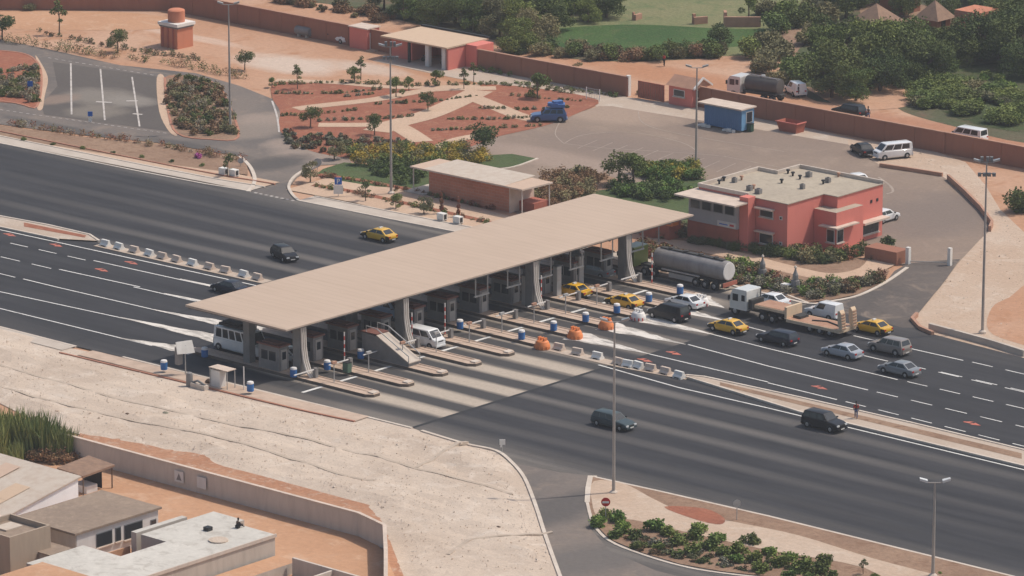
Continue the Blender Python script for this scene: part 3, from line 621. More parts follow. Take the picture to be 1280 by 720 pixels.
# median edge lines
for ln in ([(-320, -9.9), (-100, -9.8), (-69.4, -9.65), (-30.2, -8.1), (-15, -8.3)], [(18.5, -7.55), (30, -8.6), g(960, 511.5), g(1281, 589), (320, -10.2)]):
    for p, q in zip(ln[:-1], ln[1:]): stripe(mb, p, q, .22, ZL, px=False)
mb.build('lane_markings', M['mark'])['kind'] = 'structure'
mb = MB()
for (px, py) in ((12, 295), (164, 330), (127, 339), (842, 443), (806, 452), (1024, 486), (988, 497), (1215, 531), (1176, 542), (70, 308)):
    x, y = g(px, py)
    for dx in (0,):
        k0 = len(mb.v)
        mb.add([(x-1.4, y-.16, ZL+.004), (x+.1, y-.16, ZL+.004), (x+.1, y+.16, ZL+.004), (x-1.4, y+.16, ZL+.004)], [(0, 1, 2, 3)])
        mb.add([(x+.1, y-.55, ZL+.004), (x+1.5, y, ZL+.004), (x+.1, y+.55, ZL+.004)], [(0, 1, 2)])
        mb.add([(x-1.2, y+.16, ZL+.004), (x-.5, y+.16, ZL+.004), (x-.2, y+.75, ZL+.004), (x-.8, y+.6, ZL+.004)], [(0, 1, 2, 3)])
        mb.v[k0:] = [(x+(a-x)*.72, y+(b-y)*.8, c) for a, b, c in mb.v[k0:]]
mb.build('road_arrows', M['arrow'])['kind'] = 'structure'

# powdery gores that widen from the lane lines to the island noses
mb = MB()
def gore(p, b, xn, w):
    a = g(*p); z = .136; n = 12; L = []; Rr = []; r_ = random.Random(int(b*7))
    for k in range(n+1):
        t = k/n; x = a[0]+(xn-a[0])*t; y = a[1]+(b-a[1])*t; hw = .10+(w-.10)*t**1.2
        L.append((x, y-hw*r_.uniform(.75, 1.15), z)); Rr.append((x, y+hw*r_.uniform(.75, 1.15), z))
    mb.add(L+Rr, [(k, k+1, n+2+k, n+1+k) for k in range(n)])
for (p, i) in (((150, 424), 0), ((150, 398), 1), ((190, 388), 2), ((205, 368), 3), ((225, 350), 4)): gore(p, -31.1+5.07*i, -15.6, 1.6)
for (p, i) in (((812, 444), 6), ((857, 432), 7), ((893, 420), 8), ((905, 402), 9), ((905, 386), 10)): gore(p, -31.1+5.07*i, 9.3, 1.75)
mb.build('dusty_gores', M['gore'])['kind'] = 'structure'

# ------------------------------------------------------------------ the toll plaza
SP = 5.07
def ib(i): return -31.1+SP*i
IH = .42
for i in range(-0, 12):
    b = ib(i); x0, x1 = (-15.5, 9.6) if i < 11 else (-15.5, 6.0)
    hwid = .95
    lab = 'kerbed concrete toll island, '+['first from the gravel side', 'second from the gravel side', 'third, with the sloping stair housing', 'fourth, with the second column from the left', 'fifth from the gravel side', 'sixth from the gravel side', 'seventh, with an orange barrier near its end', 'eighth, with the third column', 'ninth, with a blue bin near its end', 'tenth, with a white barrier near its end', 'eleventh, with the fourth column', 'twelfth and farthest, beside the big tank trailer'][i]
    e = empty('toll_island', (0, b), lab, 'toll island', 'concrete islands between the toll lanes')
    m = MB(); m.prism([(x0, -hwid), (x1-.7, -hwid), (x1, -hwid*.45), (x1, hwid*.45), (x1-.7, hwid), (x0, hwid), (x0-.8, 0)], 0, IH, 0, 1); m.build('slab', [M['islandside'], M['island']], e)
    m = MB()
    m.box(x0+.2, x1-1.2, hwid-.34, hwid-.18, IH, IH+.06); m.box(x0+.2, x1-1.2, -.06, .10, IH, IH+.03); m.build('red_edging', M['islandred'], e)
    m = MB(); m.box(x1-.9, x1-.15, -.4, .4, IH, IH+.12); m.build('nose', M['kerb'], e)
# canopy: one thing with columns, hanging frames and lane signs as parts
cano = empty('toll_canopy', (-7.3, -1.7), 'long flat sand-coloured canopy roof spanning all the toll lanes on curved-legged columns', 'canopy')
def AB_local(e, x, y): return (x-e.location.x, y-e.location.y)
CX0, CX1, CY0, CY1, CZ = -7.3, 7.1, -32.2, 32.0, 5.45
m = MB()
# slightly dished roof sheet with a thin sloping edge
m.add([(-7.3, CY0, CZ+.42), (7.1, CY0, CZ+.36), (7.1, CY1, CZ+.36), (-7.3, CY1, CZ+.42), (-6.9, CY0+.4, CZ+.46), (6.7, CY0+.4, CZ+.40), (6.7, CY1-.4, CZ+.40), (-6.9, CY1-.4, CZ+.46)],
      [(0, 1, 5, 4), (1, 2, 6, 5), (2, 3, 7, 6), (3, 0, 4, 7), (4, 5, 6, 7)])
m.build('roof_sheet', M['canopy'], cano)
m = MB(); m.box(-7.3, 7.1, CY0, CY1, CZ+.20, CZ+.355, 0); m.build('fascia', M['canopyedge'], cano)
m = MB(); m.box(-7.1, 6.9, CY0+.2, CY1-.2, CZ+.02, CZ+.198); m.build('soffit', M['soffit'], cano)
for i in (0, 3, 7, 10):
    b = ib(i)+1.7
    for sx in (1, -1):
        m = MB(); xf = 6.2
        m.box(xf+(-.55 if sx > 0 else -7.6)-.0, xf+(.45 if sx > 0 else -6.7), b-.42, b+.42, IH, CZ+.02); col = m.build('column', M['steel'], cano)
        if sx < 0: continue
        m = MB()
        for dy in (-.28, .0, .28):
            x0 = xf+(.56 if sx > 0 else -12.72); o = sx
            m.tube([(x0+o*1.25, b+dy, IH), (x0+o*.7, b+dy, .95), (x0+o*.28, b+dy, 2.0), (x0+o*.06, b+dy, 3.4), (x0, b+dy, CZ+.01)], [.12, .11, .1, .1, .1], 8)
        m.build('curved_legs', M['ribmat'], col, smooth=40)
m = MB()
for k in range(12): m.box(-6.6, 6.4, ib(k)+1.7+2.4, ib(k)+1.7+2.56, CZ-.28, CZ+.015)
m.build('cross_beams', M['steel'], cano)
for i in range(5, 11):                                 # hanging frames for lane signals
    b = ib(i)+1.7+2.5
    m = MB()
    for dy in (-.95, .95): m.tube([(5.9, b+dy, CZ+.02), (5.9, b+dy, 3.2)], .075, 6)
    m.box(5.82, 5.98, b-1.15, b+1.15, 3.05, 3.2); m.build('hanging_frame', M['lightsteel'], cano)
for i in range(0, 5):
    b = ib(i)+1.7+1.7
    m = MB(); m.box(-2.1, -1.95, b-.45, b+.45, 3.2, 4.6); m.tube([(-2.02, b, 4.6), (-2.02, b, CZ+.02)], .05, 6)
    m.build('lane_sign', M['lightsteel'], cano)
# booths
names = ['first', 'second', 'third', 'fourth', 'fifth', 'sixth', 'seventh', 'eighth', 'ninth', 'tenth', 'eleventh']
for i in range(0, 11):
    b = ib(i)
    e = empty('toll_booth', (-4.6, b, IH), '%s toll booth from the gravel side, grey panels with terracotta cap under the canopy' % names[i], 'toll booth', 'toll booths under the canopy')
    m = MB(); m.box(-1.6, 1.25, -.72, .72, 0, 2.5); m.build('cabin', M['booth'], e)
    m = MB(); m.box(-1.75, 1.4, -.86, .86, 2.5, 2.68); m.box(-1.2, .9, -.5, .5, 2.68, 2.82); m.build('roof', M['capshaded'], e)
    d = MB().box(1.25, 1.31, -.42, .42, .05, 2.2).build('door', M['boothdoor'], e)
    MB().box(1.31, 1.335, -.26, .26, 1.15, 1.95).build('door_window', M['glass'], d)
    for s in (-1, 1):
        y = s*.72
        f = MB().box(-1.2, .8, min(y, y+s*.03), max(y, y+s*.03), 1.0, 1.95).build('side_window', M['glass'], e)
        MB().box(-.25, -.15, min(y+s*.03, y+s*.05), max(y+s*.03, y+s*.05), 1.0, 1.95).build('mullion', M['boothdoor'], f)
# steel cabinets and lane machines on the farther islands
for i in (7, 8, 9):
    b = ib(i)
    e = empty('payment_cabinet', (-2.2 if i != 9 else -3.4, b+.25, IH), ['', '', '', '', '', 'tall grey cabinet with a lit face on the sixth island, behind the thin posts', '', 'tall grey cabinet beside the third column leg', 'tall pale cabinet on the ninth island in front of the taxi', 'tall pale grey cabinet on the tenth island'][i], 'cabinet', 'tall lane cabinets')
    MB().box(-.25, .35, -.36, .36, 0, 3.2).build('case', M['lightsteel'], e)
    MB().box(-.40, .42, -.5, .5, 3.2, 3.28).build('lid', M['steel'], e); MB().box(.35, .37, -.3, .3, 1.6, 2.9).build('panel', M['boothdoor'], e)
# barriers
ord_ = names+['twelfth']
for i in range(0, 11):
    b = ib(i)
    e = empty('barrier_gate', (.9, b+.2, IH), 'white lane barrier arm reaching over the lane from the %s island' % ord_[i], 'barrier', 'lane barriers at the booths')
    MB().box(-.22, .22, -.2, .2, 0, 1.0).build('housing', M['booth'], e)
    a = MB().box(-.05, .05, -3.1, -.2, .82, .92); a.build('arm', M['whiteplastic'], e)
    m = MB(); m.box(1.9, 2.3, -4.1, -1.2, -IH+.125, -IH+.129); m.build('stop_line', M['mark'], e)
# thin posts with small heads near the island ends
for i in range(0, 9):
    b = ib(i)
    e = empty('lane_post', (3.6, b+.1, IH), 'thin lane post with a small head near the front of the %s island' % ord_[i], 'post', 'thin posts on the toll islands')
    m = MB(); m.tube([(0, 0, 0), (0, 0, 2.1)], .055, 6); m.build('pole', M['lightsteel'], e)
    MB().box(-.12, .12, -.32, .32, 1.95, 2.2).build('head', M['lightsteel'] if i % 2 else M['cap'], e)
for i in (1, 3, 4, 7, 10):
    b = ib(i)
    e = empty('striped_post', (-.4 if i < 10 else 2.2, b+.75, IH), 'red and white striped tall post on the %s island' % ord_[i], 'post', 'striped posts at the booths')
    for k in range(8): MB().tube([(0, 0, k*.42), (0, 0, k*.42+.42)], .07, 6, caps=True).build('band', M['whiteplastic'] if k % 2 else M['stripe'], e)
# stair housing on the third island
b = ib(2)
e = empty('stair_housing', (0, b, IH), 'sloping concrete stair housing with railings on the third toll island', 'stair')
m = MB()
prof = [(-1.2, 0), (5.3, 0), (5.3, .30), (.9, 2.40), (-1.2, 2.55)]
for s in (-1, 1): pass
vs = [(x, y, z) for y in (-.85, .85) for x, z in prof]
m.add(vs, [(0, 1, 2, 3, 4), (9, 8, 7, 6, 5)]+[(k, (k+1) % 5, 5+(k+1) % 5, 5+k) for k in range(5)], 0); m.build('housing', M['booth'], e)
m = MB(); m.add([(5.4, -.9, .34), (5.4, .9, .34), (.9, .9, 2.45), (.9, -.9, 2.45), (5.4, -.9, .44), (5.4, .9, .44), (.9, .9, 2.56), (.9, -.9, 2.56)], [(3, 2, 1, 0), (4, 5, 6, 7), (0, 1, 5, 4), (1, 2, 6, 5), (2, 3, 7, 6), (3, 0, 4, 7)]); m.build('sloping_slab', M['kerbside'], e)
m = MB(); m.box(-1.35, .9, -.92, .92, 2.57, 2.67); m.build('roof_cap', M['capshaded'], e)
for s in (-1, 1):
    m = MB(); m.tube([(5.3, s*.84, .42), (5.3, s*.84, 1.1), (.9, s*.84, 3.2), (-.6, s*.84, 3.3), (-.6, s*.84, 2.66)], .055, 6)
    m.build('railing', M['lightsteel'], e)
# bins
def bin_(px, py, lab, dx=0):
    x, y = g(px, py, IH); e = empty('bin', (x, y, IH if -16 < x < 10 else .16), lab, 'bin', 'blue bins with white tops at the toll lanes')
    MB().lathe([(.31, 0), (.36, .05), (.37, .68), (.36, .78)], 12).build('barrel', M['blueplastic'], e, smooth=40)
    MB().lathe([(.34, .78), (.37, .84), (.31, 1.0), (.12, 1.06)], 12).build('lid', M['whiteplastic'], e, smooth=40)
for px, py, l in ((367, 471, 'blue bin with white top beside the first column'), (409, 462, 'blue bin on the second island behind a thin post'), (451, 448, 'blue bin at the left of the stair housing'), (575, 411, 'blue bin to the right of the white van'),
                  (652, 424, 'nearest blue bin to the orange barriers, on the left'), (692, 413, 'blue bin between two orange barriers'), (732, 402, 'blue bin below the third column, right of its legs'), (771, 391, 'blue bin in front of the middle taxi'),
                  (811, 377, 'blue bin left of the black people carrier'), (850, 367, 'blue bin in front of the tank trailer wheels'), (205, 462, 'blue bin alone on the kerb left of the white box'), (256, 446, 'blue bin behind the white tilted board'), (313, 489, 'blue bin right of the white cabinet on the pavement')):
    bin_(px, py, l)
# round plastic crash barriers
def crash(px, py, matn, lab, lugs='stripe'):
    x, y = g(px, py); e = empty('crash_barrier', (x, y, .12), lab, 'crash barrier', 'moulded plastic crash barriers', rz=rnd.uniform(-.2, .2))
    m = MB(); m.lathe([(.93, 0), (.98, .22), (.95, .48), (.84, .60), (.80, .78), (.66, .92), (.3, 1.0), (.1, 1.02)], 20); m.v = [(a*.88, b*.8, c*.95) for a, b, c in m.v]; m.build('body', M[matn], e, smooth=40)
    m = MB()
    for k in range(3): m.box(-.5+k*.4, -.32+k*.4, -.22, .22, .94, 1.2)
    m.build('lugs', M[matn], e)
    for k in range(6):
        t = R(200+k*30); MB().box(math.cos(t)*.84-.06, math.cos(t)*.84+.06, math.sin(t)*.76-.06, math.sin(t)*.76+.06, .05, .36).build('band', M[lugs], e)
crash(678, 437, 'orangeplastic', 'orange round crash barrier nearest the line of median blocks', 'orangeplastic')
crash(719, 424, 'orangeplastic', 'middle one of the three orange round crash barriers', 'orangeplastic')
crash(758, 412, 'orangeplastic', 'orange round crash barrier farthest right, beside a tall lamp mast', 'orangeplastic')
crash(798, 401, 'whiteplastic', 'white crash barrier with red bands between taxi and black car')
crash(877, 383, 'whiteplastic', 'white round crash barrier behind the white saloon')
# moulded median blocks
def block(px, py, tan, lab):
    x, y = g(px, py); e = empty('barrier_block', (x, y, .3 if False else .12), lab, 'barrier block', 'blocks closing the median gap', rz=rnd.uniform(-.12, .12))
    m = MB(); vs = []
    for x_ in (-.62, .62):
        for (yy, z) in ((-.4, 0), (-.4, .22), (-.2, .42), (-.14, .82), (.14, .82), (.2, .42), (.4, .22), (.4, 0)): vs.append((x_, yy, z))
    m.add(vs, [tuple(range(8)), tuple(range(15, 7, -1))]+[(k, (k+1) % 8, 8+(k+1) % 8, 8+k) for k in range(8)])
    m.v = [(a*.95, b*1.0, c*.9) for a, b, c in m.v]; m.build('block', M['creamedge'] if tan else M['white'], e); MB().box(-.3, .3, -.42, -.405, .05, .16).build('slot', M['darktrim'], e)
    return e
for k, (px, tan) in enumerate(((132, 0), (149, 0), (168, 1), (187, 0), (203, 1), (221, 1), (241, 0), (262, 1), (282, 1), (305, 0), (322, 1))):
    block(px, 309+(px-132)*.222, tan, ('tan' if tan else 'white')+' barrier block, %s in the row leading from the left median tip' % (ord_[k]))
for k, (px, py, tan) in enumerate(((699, 439, 1), (722, 445, 1), (747, 450, 0), (773, 457, 1), (785, 460, 0), (798, 462, 0), (813, 465, 1), (832, 469, 1), (849, 474, 0))):
    block(px, py, tan, ('tan' if tan else 'white')+' barrier block, %s in the row from the orange barrier to the right median' % (ord_[k]))

# ------------------------------------------------------------------ walls and fences
def wall(name, pts, h, th, mat, lab, capm=None, cat='wall', px=True, pil=None, hs=None):
    L = [g(*p) for p in pts] if px else pts
    e = empty(name, L[0], lab, cat); q = [(x-L[0][0], y-L[0][1]) for x, y in L]
    m = MB(); kerb('', q, th, h, px=False, sm=False, build=False, mb=m); m.build('wall_body', M[mat], e)
    if capm:
        m = MB(); kerb('', q, th+.14, .1, px=False, sm=False, build=False, mb=m, z0=h); m.build('coping', M[capm], e)
    if pil:
        m = MB()
        for a, b in zip(q[:-1], q[1:]):
            n = max(1, int(math.hypot(b[0]-a[0], b[1]-a[1])/pil)); 
            ang = math.atan2(b[1]-a[1], b[0]-a[0])
            for k in range(n+1):
                x = a[0]+(b[0]-a[0])*k/n; y = a[1]+(b[1]-a[1])*k/n
                m.box(x-.18, x+.18, y-th/2-.06, y+th/2+.06, 0, h-.03, rz=ang)
        m.build('pilasters', M[mat], e)
    return e
WB = 91.4
wall('perimeter_wall', [(-260, 76), (-161.6, 75.5), (-143.4, 90.6), (-126, 90.4), (-101, 90.2)], 2.7, .25, 'wallbrown', 'long brown red perimeter wall of the sandy yard left of the open shed', 'cap', px=False, pil=4)
wall('perimeter_wall', [(-88.2, 90.9), (-61.2, 91.0)], 2.5, .25, 'wallbrown', 'brown red perimeter wall between the open shed and the gate pillar', 'cap', px=False, pil=4)
wall('perimeter_wall', [(-53, 92.4), (-39.6, 92.2), (-12, 92.2), (-12.01, 92.25), (30, 92), (140, 92)], 2.6, .25, 'wallbrown', 'brown red perimeter wall behind the blue container, running off to the right', 'cap', px=False, pil=4)
e = empty('yard_gate', (-60.4, 91.2), 'tall cream gate pillar and dark red sliding gate beside the gatehouse', 'gate')
MB().box(-1.0, -.55, -.25, .25, 0, 2.7).build('pillar', M['white'], e); MB().box(.9, 5.2, -.12, 0, .1, 2.3).build('leaf', M['terra'], e)
m = MB()
for k in range(11): m.box(1.0+k*.4, 1.08+k*.4, -.17, -.122, .1, 2.25)
m.build('bars', M['wallbrown'], e)
# bent compound wall of grey blocks
wall('compound_wall', [(-40, -66.0), (2.2, -65.9), (24, -65.7), (39.6, -65.5), (43.8, -66.6), (49.0, -72.0), (56, -79.5), (70, -94)], 2.25, .22, 'block', 'long grey block wall round the sandy yard of the houses, bending beside the gravel', 'creamedge', px=False)

# ------------------------------------------------------------------ masts and signs
def mast(px, py, h, lab, style='flood', rz=None):
    x, y = g(px, py); e = empty('lamp_mast', (x, y), lab, 'lamp mast', 'tall lamp masts', rz=ROT if rz is None else rz)
    MB().tube([(0, 0, 0), (0, 0, h*.5), (0, 0, h)], [.17, .13, .08], 10).build('pole', M['polemat'], e, smooth=40)
    MB().lathe([(.4, 0), (.4, .25), (.2, .4)], 10).build('base', M['kerb'], e)
    MB().tube([(-1.0, 0, h+.12), (-.5, 0, h-.02), (.5, 0, h-.02), (1.0, 0, h+.12)], .05, 6).build('crossarm', M['polemat'], e)
    for s in (-1, 1):
        m = MB(); vs = [(s*1.35, -.22, h+.22), (s*.65, -.28, h+.02), (s*.65, .28, h+.02), (s*1.35, .22, h+.22)]
        vs += [(a, b*1.0, c+.2) for a, b, c in vs]; m.add(vs, [(0, 1, 2, 3), (4, 5, 6, 7), (0, 1, 5, 4), (1, 2, 6, 5), (2, 3, 7, 6), (3, 0, 4, 7)])
        m.build('lamp_head', M['lamp'] if style == 'pink' else M['polemat'] if style == 'flood' else M['rim'], e)
    if style == 'cluster':
        m = MB()
        m.tube([(-.8, 0, h-1.2), (.8, 0, h-1.2)], .06, 6)
        for dx in (-.7, -.2, .3, .8): m.box(dx-.2, dx+.15, -.3, .1, h-1.45, h-1.1)
        m.build('floodlights', M['steel'], e)
        m = MB()
        for dx in (-.5, .1, .5): m.box(dx-.15, dx+.15, -.2, .2, h+.1, h+.6)
        m.build('antennas', M['steel'], e)
    return e
mast(288, 165, 16.0, 'lamp mast beside the planted traffic island at top left')
mast(489, 243, 17.6, 'tall lamp mast with dark floodlight cluster left of the brick building', 'cluster')
mast(870, 214, 12.6, 'lamp mast with a flat crossarm in front of the blue container')
mast(767, 618, 16.7, 'lamp mast standing on the tip of the lower traffic island', 'plain')
mast(1228, 417, 18.4, 'lamp mast on the pale shoulder at the right edge', 'cluster')
mast(1166, 722, 8.8, 'low lamp mast with two pinkish heads at the lower right', 'pink')
def sign(px, py, h, shape, face, lab, sz=.8, rz=R(-48), extra=None, z=0):
    x, y = g(px, py); e = empty('road_sign', (x, y, z), lab, 'road sign', None, rz=rz)
    MB().tube([(0, 0, 0), (0, 0, h)], .045, 6).build('post', M['lightsteel'], e)
    if shape == 'round': f = MB().lathe([(sz/2, -.03), (sz/2, 0)], 18, (0, 0, 0), axis='y').build('plate', M[face], e, loc=(0, -.06, h))
    else: f = MB().box(-sz/2, sz/2, -.09, -.05, h-sz/2, h+sz/2).build('plate', M[face], e)
    return e, f
RZ = ROT
e, f = sign(757, 652, 1.9, 'round', 'signred', 'red no-entry sign on the lower traffic island beside the exit ramp', .85, RZ)
MB().box(-.3, .3, -.10, -.08, -.09, .09).build('bar', M['whiteplastic'], f)
sign(921, 652, 1.75, 'round', 'signgrey', 'grey back of a round sign on the soil strip at the lower right', .72, RZ)
e, f = sign(628, 568, 1.25, 'sq', 'white', 'white two-panel marker board on the kerb at the ramp exit', .55, RZ)
MB().box(-.2, -.03, -.12, -.1, 0.75, 1.4).build('panel', M['white'], f); 
e, f = sign(423, 246, 1.9, 'sq', 'signblue', 'blue square parking sign with a white P on the upper verge', .85, RZ)
m = MB(); m.box(-.16, -.06, -.11, -.092, 1.62, 2.18); m.box(-.06, .12, -.11, -.092, 2.08, 2.18); m.box(-.06, .12, -.11, -.092, 1.86, 1.95); m.box(.10, .19, -.11, -.092, 1.9, 2.13); m.build('letter_P', M['whiteplastic'], f)
MB().box(-.55, .55, -.09, -.05, .35, 1.4).build('lower_plate', M['white'], e)
e, f = sign(113, 154, 1.2, 'sq', 'signblue', 'blue sign on a white post at the lower edge of the parking bays', .6, RZ); MB().box(-.2, .2, -.09, -.05, .2, .75).build('lower_plate', M['white'], e)
e, f = sign(38, 116, 1.2, 'sq', 'signblue', 'blue sign among the shrubs of the left traffic island', .7, RZ); MB().box(-.25, .25, -.09, -.05, .1, .75).build('lower_plate', M['white'], e)
sign(397, 212, .9, 'round', 'signgrey', 'round pale sign plate on the corner where the side road meets the highway', 1.0, RZ)
sign(301, 209, .8, 'round', 'signgrey', 'small pale round sign at the tip of the planted strip', .7, RZ)
# tilted white board and the kerbside cabinet
x, y = g(232, 470); e = empty('notice_board', (x, y, .15), 'white tilted board on a thin post beside the entry lane', 'notice board')
MB().tube([(0, 0, 0), (0, 0, 3.1)], .06, 6).build('post', M['lightsteel'], e); m = MB(); m.add([(-.1, -1.0, 2.3), (.5, .9, 2.2), (.2, .8, 3.5), (-.4, -.9, 3.5), (-.16, -1.0, 2.3), (.44, .9, 2.2), (.14, .8, 3.5), (-.46, -.9, 3.5)], [(0, 1, 2, 3), (7, 6, 5, 4), (0, 1, 5, 4), (1, 2, 6, 5), (2, 3, 7, 6), (3, 0, 4, 7)]); m.build('board', M['white'], e)
MB().box(-.75, -.2, -.75, -.15, 1.1, 2.9).build('side_box', M['booth'], e)
x, y = g(277, 485); e = empty('electrical_cabinet', (x, y, .15), 'pale electrical cabinet under a small lean-to on the pavement', 'cabinet')
MB().box(-1.1, .2, -.45, .45, 0, 1.7).build('case', M['white'], e); MB().box(.202, .215, -.35, .35, .1, 1.6).build('door', M['limewash'], e)
MB().box(-1.2, 1.4, -.6, .7, 1.9, 1.98).build('canopy', M['creamedge'], e)
for sx, sy in ((-1.1, .6), (1.3, .6), (1.3, -.5), (-1.1, -.5)): MB().tube([(sx, sy, 0), (sx, sy, 1.9)], .05, 6).build('post', M['lightsteel'], e)
x, y = g(237, 484); e = empty('pump_unit', (x, y, .1), 'rounded grey unit standing at the edge of the gravel', 'machine')
MB().lathe([(.35, 0), (.35, 1.1), (.3, 1.4), (.1, 1.5)], 10).build('casing', M['booth'], e, smooth=40); MB().box(.4, 2.4, -.3, .3, 0, .5).build('base', M['block'], e)
MB().tube([(.4, 0, .5), (1.2, 0, .8), (2.2, 0, .5)], .12, 8).build('pipe', M['steel'], e)
x, y = g(313, 489); e = empty('lane_post', (x-.5, y-.4, .15), 'thin white post beside the blue bin right of the cabinet', 'post'); MB().tube([(0, 0, 0), (0, 0, 2.4)], .06, 6).build('pole', M['whiteplastic'], e)
x, y = g(434, 465, IH); e = empty('litter_bin', (x, y, IH), 'green box bin on the second island', 'bin'); MB().box(-.35, .35, -.3, .3, 0, 1.0).build('box', plain('green paint', (.10, .16, .11)), e); MB().box(-.38, .38, -.33, .33, 1.0, 1.06).build('lid', M['darktrim'], e)

# ------------------------------------------------------------------ buildings
def window(e, x0, x1, y0, y1, z0, z1, axis, name='window', frame='white', sill=True):
    """recess-looking window plate proud of a wall; axis: outward normal '+x','-y'"""
    s = 1 if axis[0] == '+' else -1; t = .05*s
    if axis[1] == 'x':
        f = MB().box(min(x0, x0+t), max(x0, x0+t), y0, y1, z0, z1).build(name, M[frame], e)
        MB().box(min(x0+t, x0+t*1.5), max(x0+t, x0+t*1.5), y0+.08, y1-.08, z0+.08, z1-.08).build('pane', M['glass'], f)
        if sill: MB().box(min(x0, x0+t*4), max(x0, x0+t*4), y0-.1, y1+.1, z0-.12, z0-.01).build('sill', M['creamedge'], f)
    else:
        f = MB().box(x0, x1, min(y0, y0+t), max(y0, y0+t), z0, z1).build(name, M[frame], e)
        MB().box(x0+.08, x1-.08, min(y0+t, y0+t*1.5), max(y0+t, y0+t*1.5), z0+.08, z1-.08).build('pane', M['glass'], f)
        if sill: MB().box(x0-.1, x1+.1, min(y0, y0+t*4), max(y0, y0+t*4), z0-.12, z0-.01).build('sill', M['creamedge'], f)
    return f
# red administration building (plan in road coordinates, roof 6.2 m)
e = empty('office_building', (0, 0), 'two-storey coral red office building with flat roof and grey upper facade', 'building')
RH = 6.0
plan = [(-.5, 40.2), (5.1, 40.2), (5.1, 46.6), (7.1, 46.6), (7.1, 54.9), (-4.8, 54.9), (-4.8, 50.8), (-7.6, 50.8), (-7.6, 40.2)]
m = MB(); m.prism(plan, 0, RH, 0, 1); m.build('walls', [M['redwall'], M['rooftan']], e)
m = MB()
def parapet(m, poly, z0, h, w=.22, closed=True):
    q = poly+[poly[0]] if closed else poly
    for a, b in zip(q[:-1], q[1:]):
        x0, x1 = sorted((a[0], b[0])); y0, y1 = sorted((a[1], b[1]))
        if x1-x0 > y1-y0: m.box(x0-w/2, x1+w/2, y0-w/2, y0+w/2, z0, z0+h)
        else: m.box(x0-w/2, x0+w/2, y0+w/2, y1-w/2, z0, z0+h)
parapet(m, plan[4:]+[plan[0]], RH+.002, .42, closed=False); m.build('parapet', M['block'], e)
m = MB(); parapet(m, plan[:5], RH+.003, .09, .24, closed=False); m.build('coping', M['rooftan'], e)
# red end fin + grey projecting upper facade with canopy
MB().box(-.62, .62, 38.8, 40.08, 0, RH+.25).build('end_fin', M['redwall'], e)
up = MB().box(-7.6, -.64, 38.4, 40.18, 2.5, RH-.5).build('upper_facade', M['greypanel'], e)
for k in range(4):
    x0 = -7.3+k*1.65; f = MB().box(x0, x0+1.35, 38.34, 38.40, 4.0, 5.1).build('window', M['steel'], e); MB().box(x0+.1, x0+1.25, 38.30, 38.34, 4.1, 5.0).build('pane', M['glass'], f)
MB().box(-3.4, -.8, 38.33, 38.398, 2.55, 3.2).build('sign_panel', M['limewash'], e)
m = MB(); m.box(-1.6, -1.0, 38.31, 38.329, 2.75, 2.98, 0); m.build('sign_emblem', M['stripe'], e)
m = MB(); m.box(-3.1, -1.9, 38.31, 38.329, 2.78, 2.9); m.build('sign_line', M['signblue'], e)
MB().box(-8.2, .55, 36.5, 40.7, RH-.42, RH-.25).build('roof_canopy', M['creamedge'], e)
m = MB(); m.box(-7.9, -.7, 38.6, 39.9, 0, 2.49); m.build('ground_floor', M['terra'], e)
window(e, 1.2, 3.1, 40.2, 0, 4.05, 4.95, '-y'); MB().box(.9, 3.4, 39.5, 40.1, 5.0, 5.18).build('sunshade', M['creamedge'], e)
window(e, 1.2, 3.1, 40.2, 0, 1.0, 2.2, '-y'); MB().box(.9, 3.4, 39.5, 40.1, 2.35, 2.53).build('sunshade', M['creamedge'], e)
window(e, 4.0, 4.4, 40.2, 0, 4.1, 4.5, '-y', sill=False); window(e, 4.0, 4.4, 40.2, 0, 1.2, 1.6, '-y', sill=False)
# porch block
MB().prism([(2.6, 47.0), (2.6, 46.58), (5.12, 46.58)], 0, .1).build('step', M['creamedge'], e)
m = MB(); m.prism([(5.12, 44.9), (8.3, 44.9), (8.3, 49.8), (7.12, 49.8), (7.12, 46.62), (5.12, 46.62)], 0, 4.7, 0, 1); m.build('porch', [M['redwall'], M['rooftan']], e)
m = MB(); m.box(6.4, 9.0, 44.1, 44.88, 3.0, 3.16); m.box(8.32, 9.0, 44.9, 48.2, 3.0, 3.16); m.build('porch_shade', M['creamedge'], e)
window(e, 7.0, 8.1, 44.9, 0, 1.2, 2.7, '-y'); window(e, 8.3, 0, 45.0, 46.2, 1.2, 2.7, '+x')
MB().box(7.12, 8.2, 50.3, 54.9, 2.2, 2.42).build('sunshade', M['creamedge'], e)
window(e, 7.12, 0, 50.9, 54.2, .7, 2.1, '+x')
for y in (52.6, 53.7): MB().box(7.1, 7.15, y, y+.35, 4.2, 4.55).build('vent', M['darktrim'], e)
rs = random.Random(3)
for px, py in ((905, 226), (899, 230), (918, 228), (927, 225), (937, 238), (942, 236), (948, 242), (985, 217), (991, 220), (1000, 224), (1011, 221), (1029, 230), (1035, 228), (977, 229), (1003, 236), (1048, 221)):
    x, y = g(px, py, RH); s = rs.uniform(.12, .34)
    if s > .25: 
        k_ = empty('roof_unit', (x, y, RH+.004), 'small pale unit on the flat roof of the red building', 'roof unit', 'units and vents on the red building roof')
        MB().box(-s, s, -s*.8, s*.8, 0, .55).build('case', M['booth'], k_); MB().lathe([(s*.6, .55), (s*.6, .6)], 10).build('fan', M['darktrim'], k_)
    else:
        k_ = empty('roof_unit', (x, y, RH+.004), 'small dark vent on the flat roof of the red building', 'roof vent', 'units and vents on the red building roof')
        MB().lathe([(.12, 0), (.12, .3), (.25, .35), (.2, .5)], 8).build('cowl', M['cap'] if rs.random() < .5 else M['darktrim'], k_)
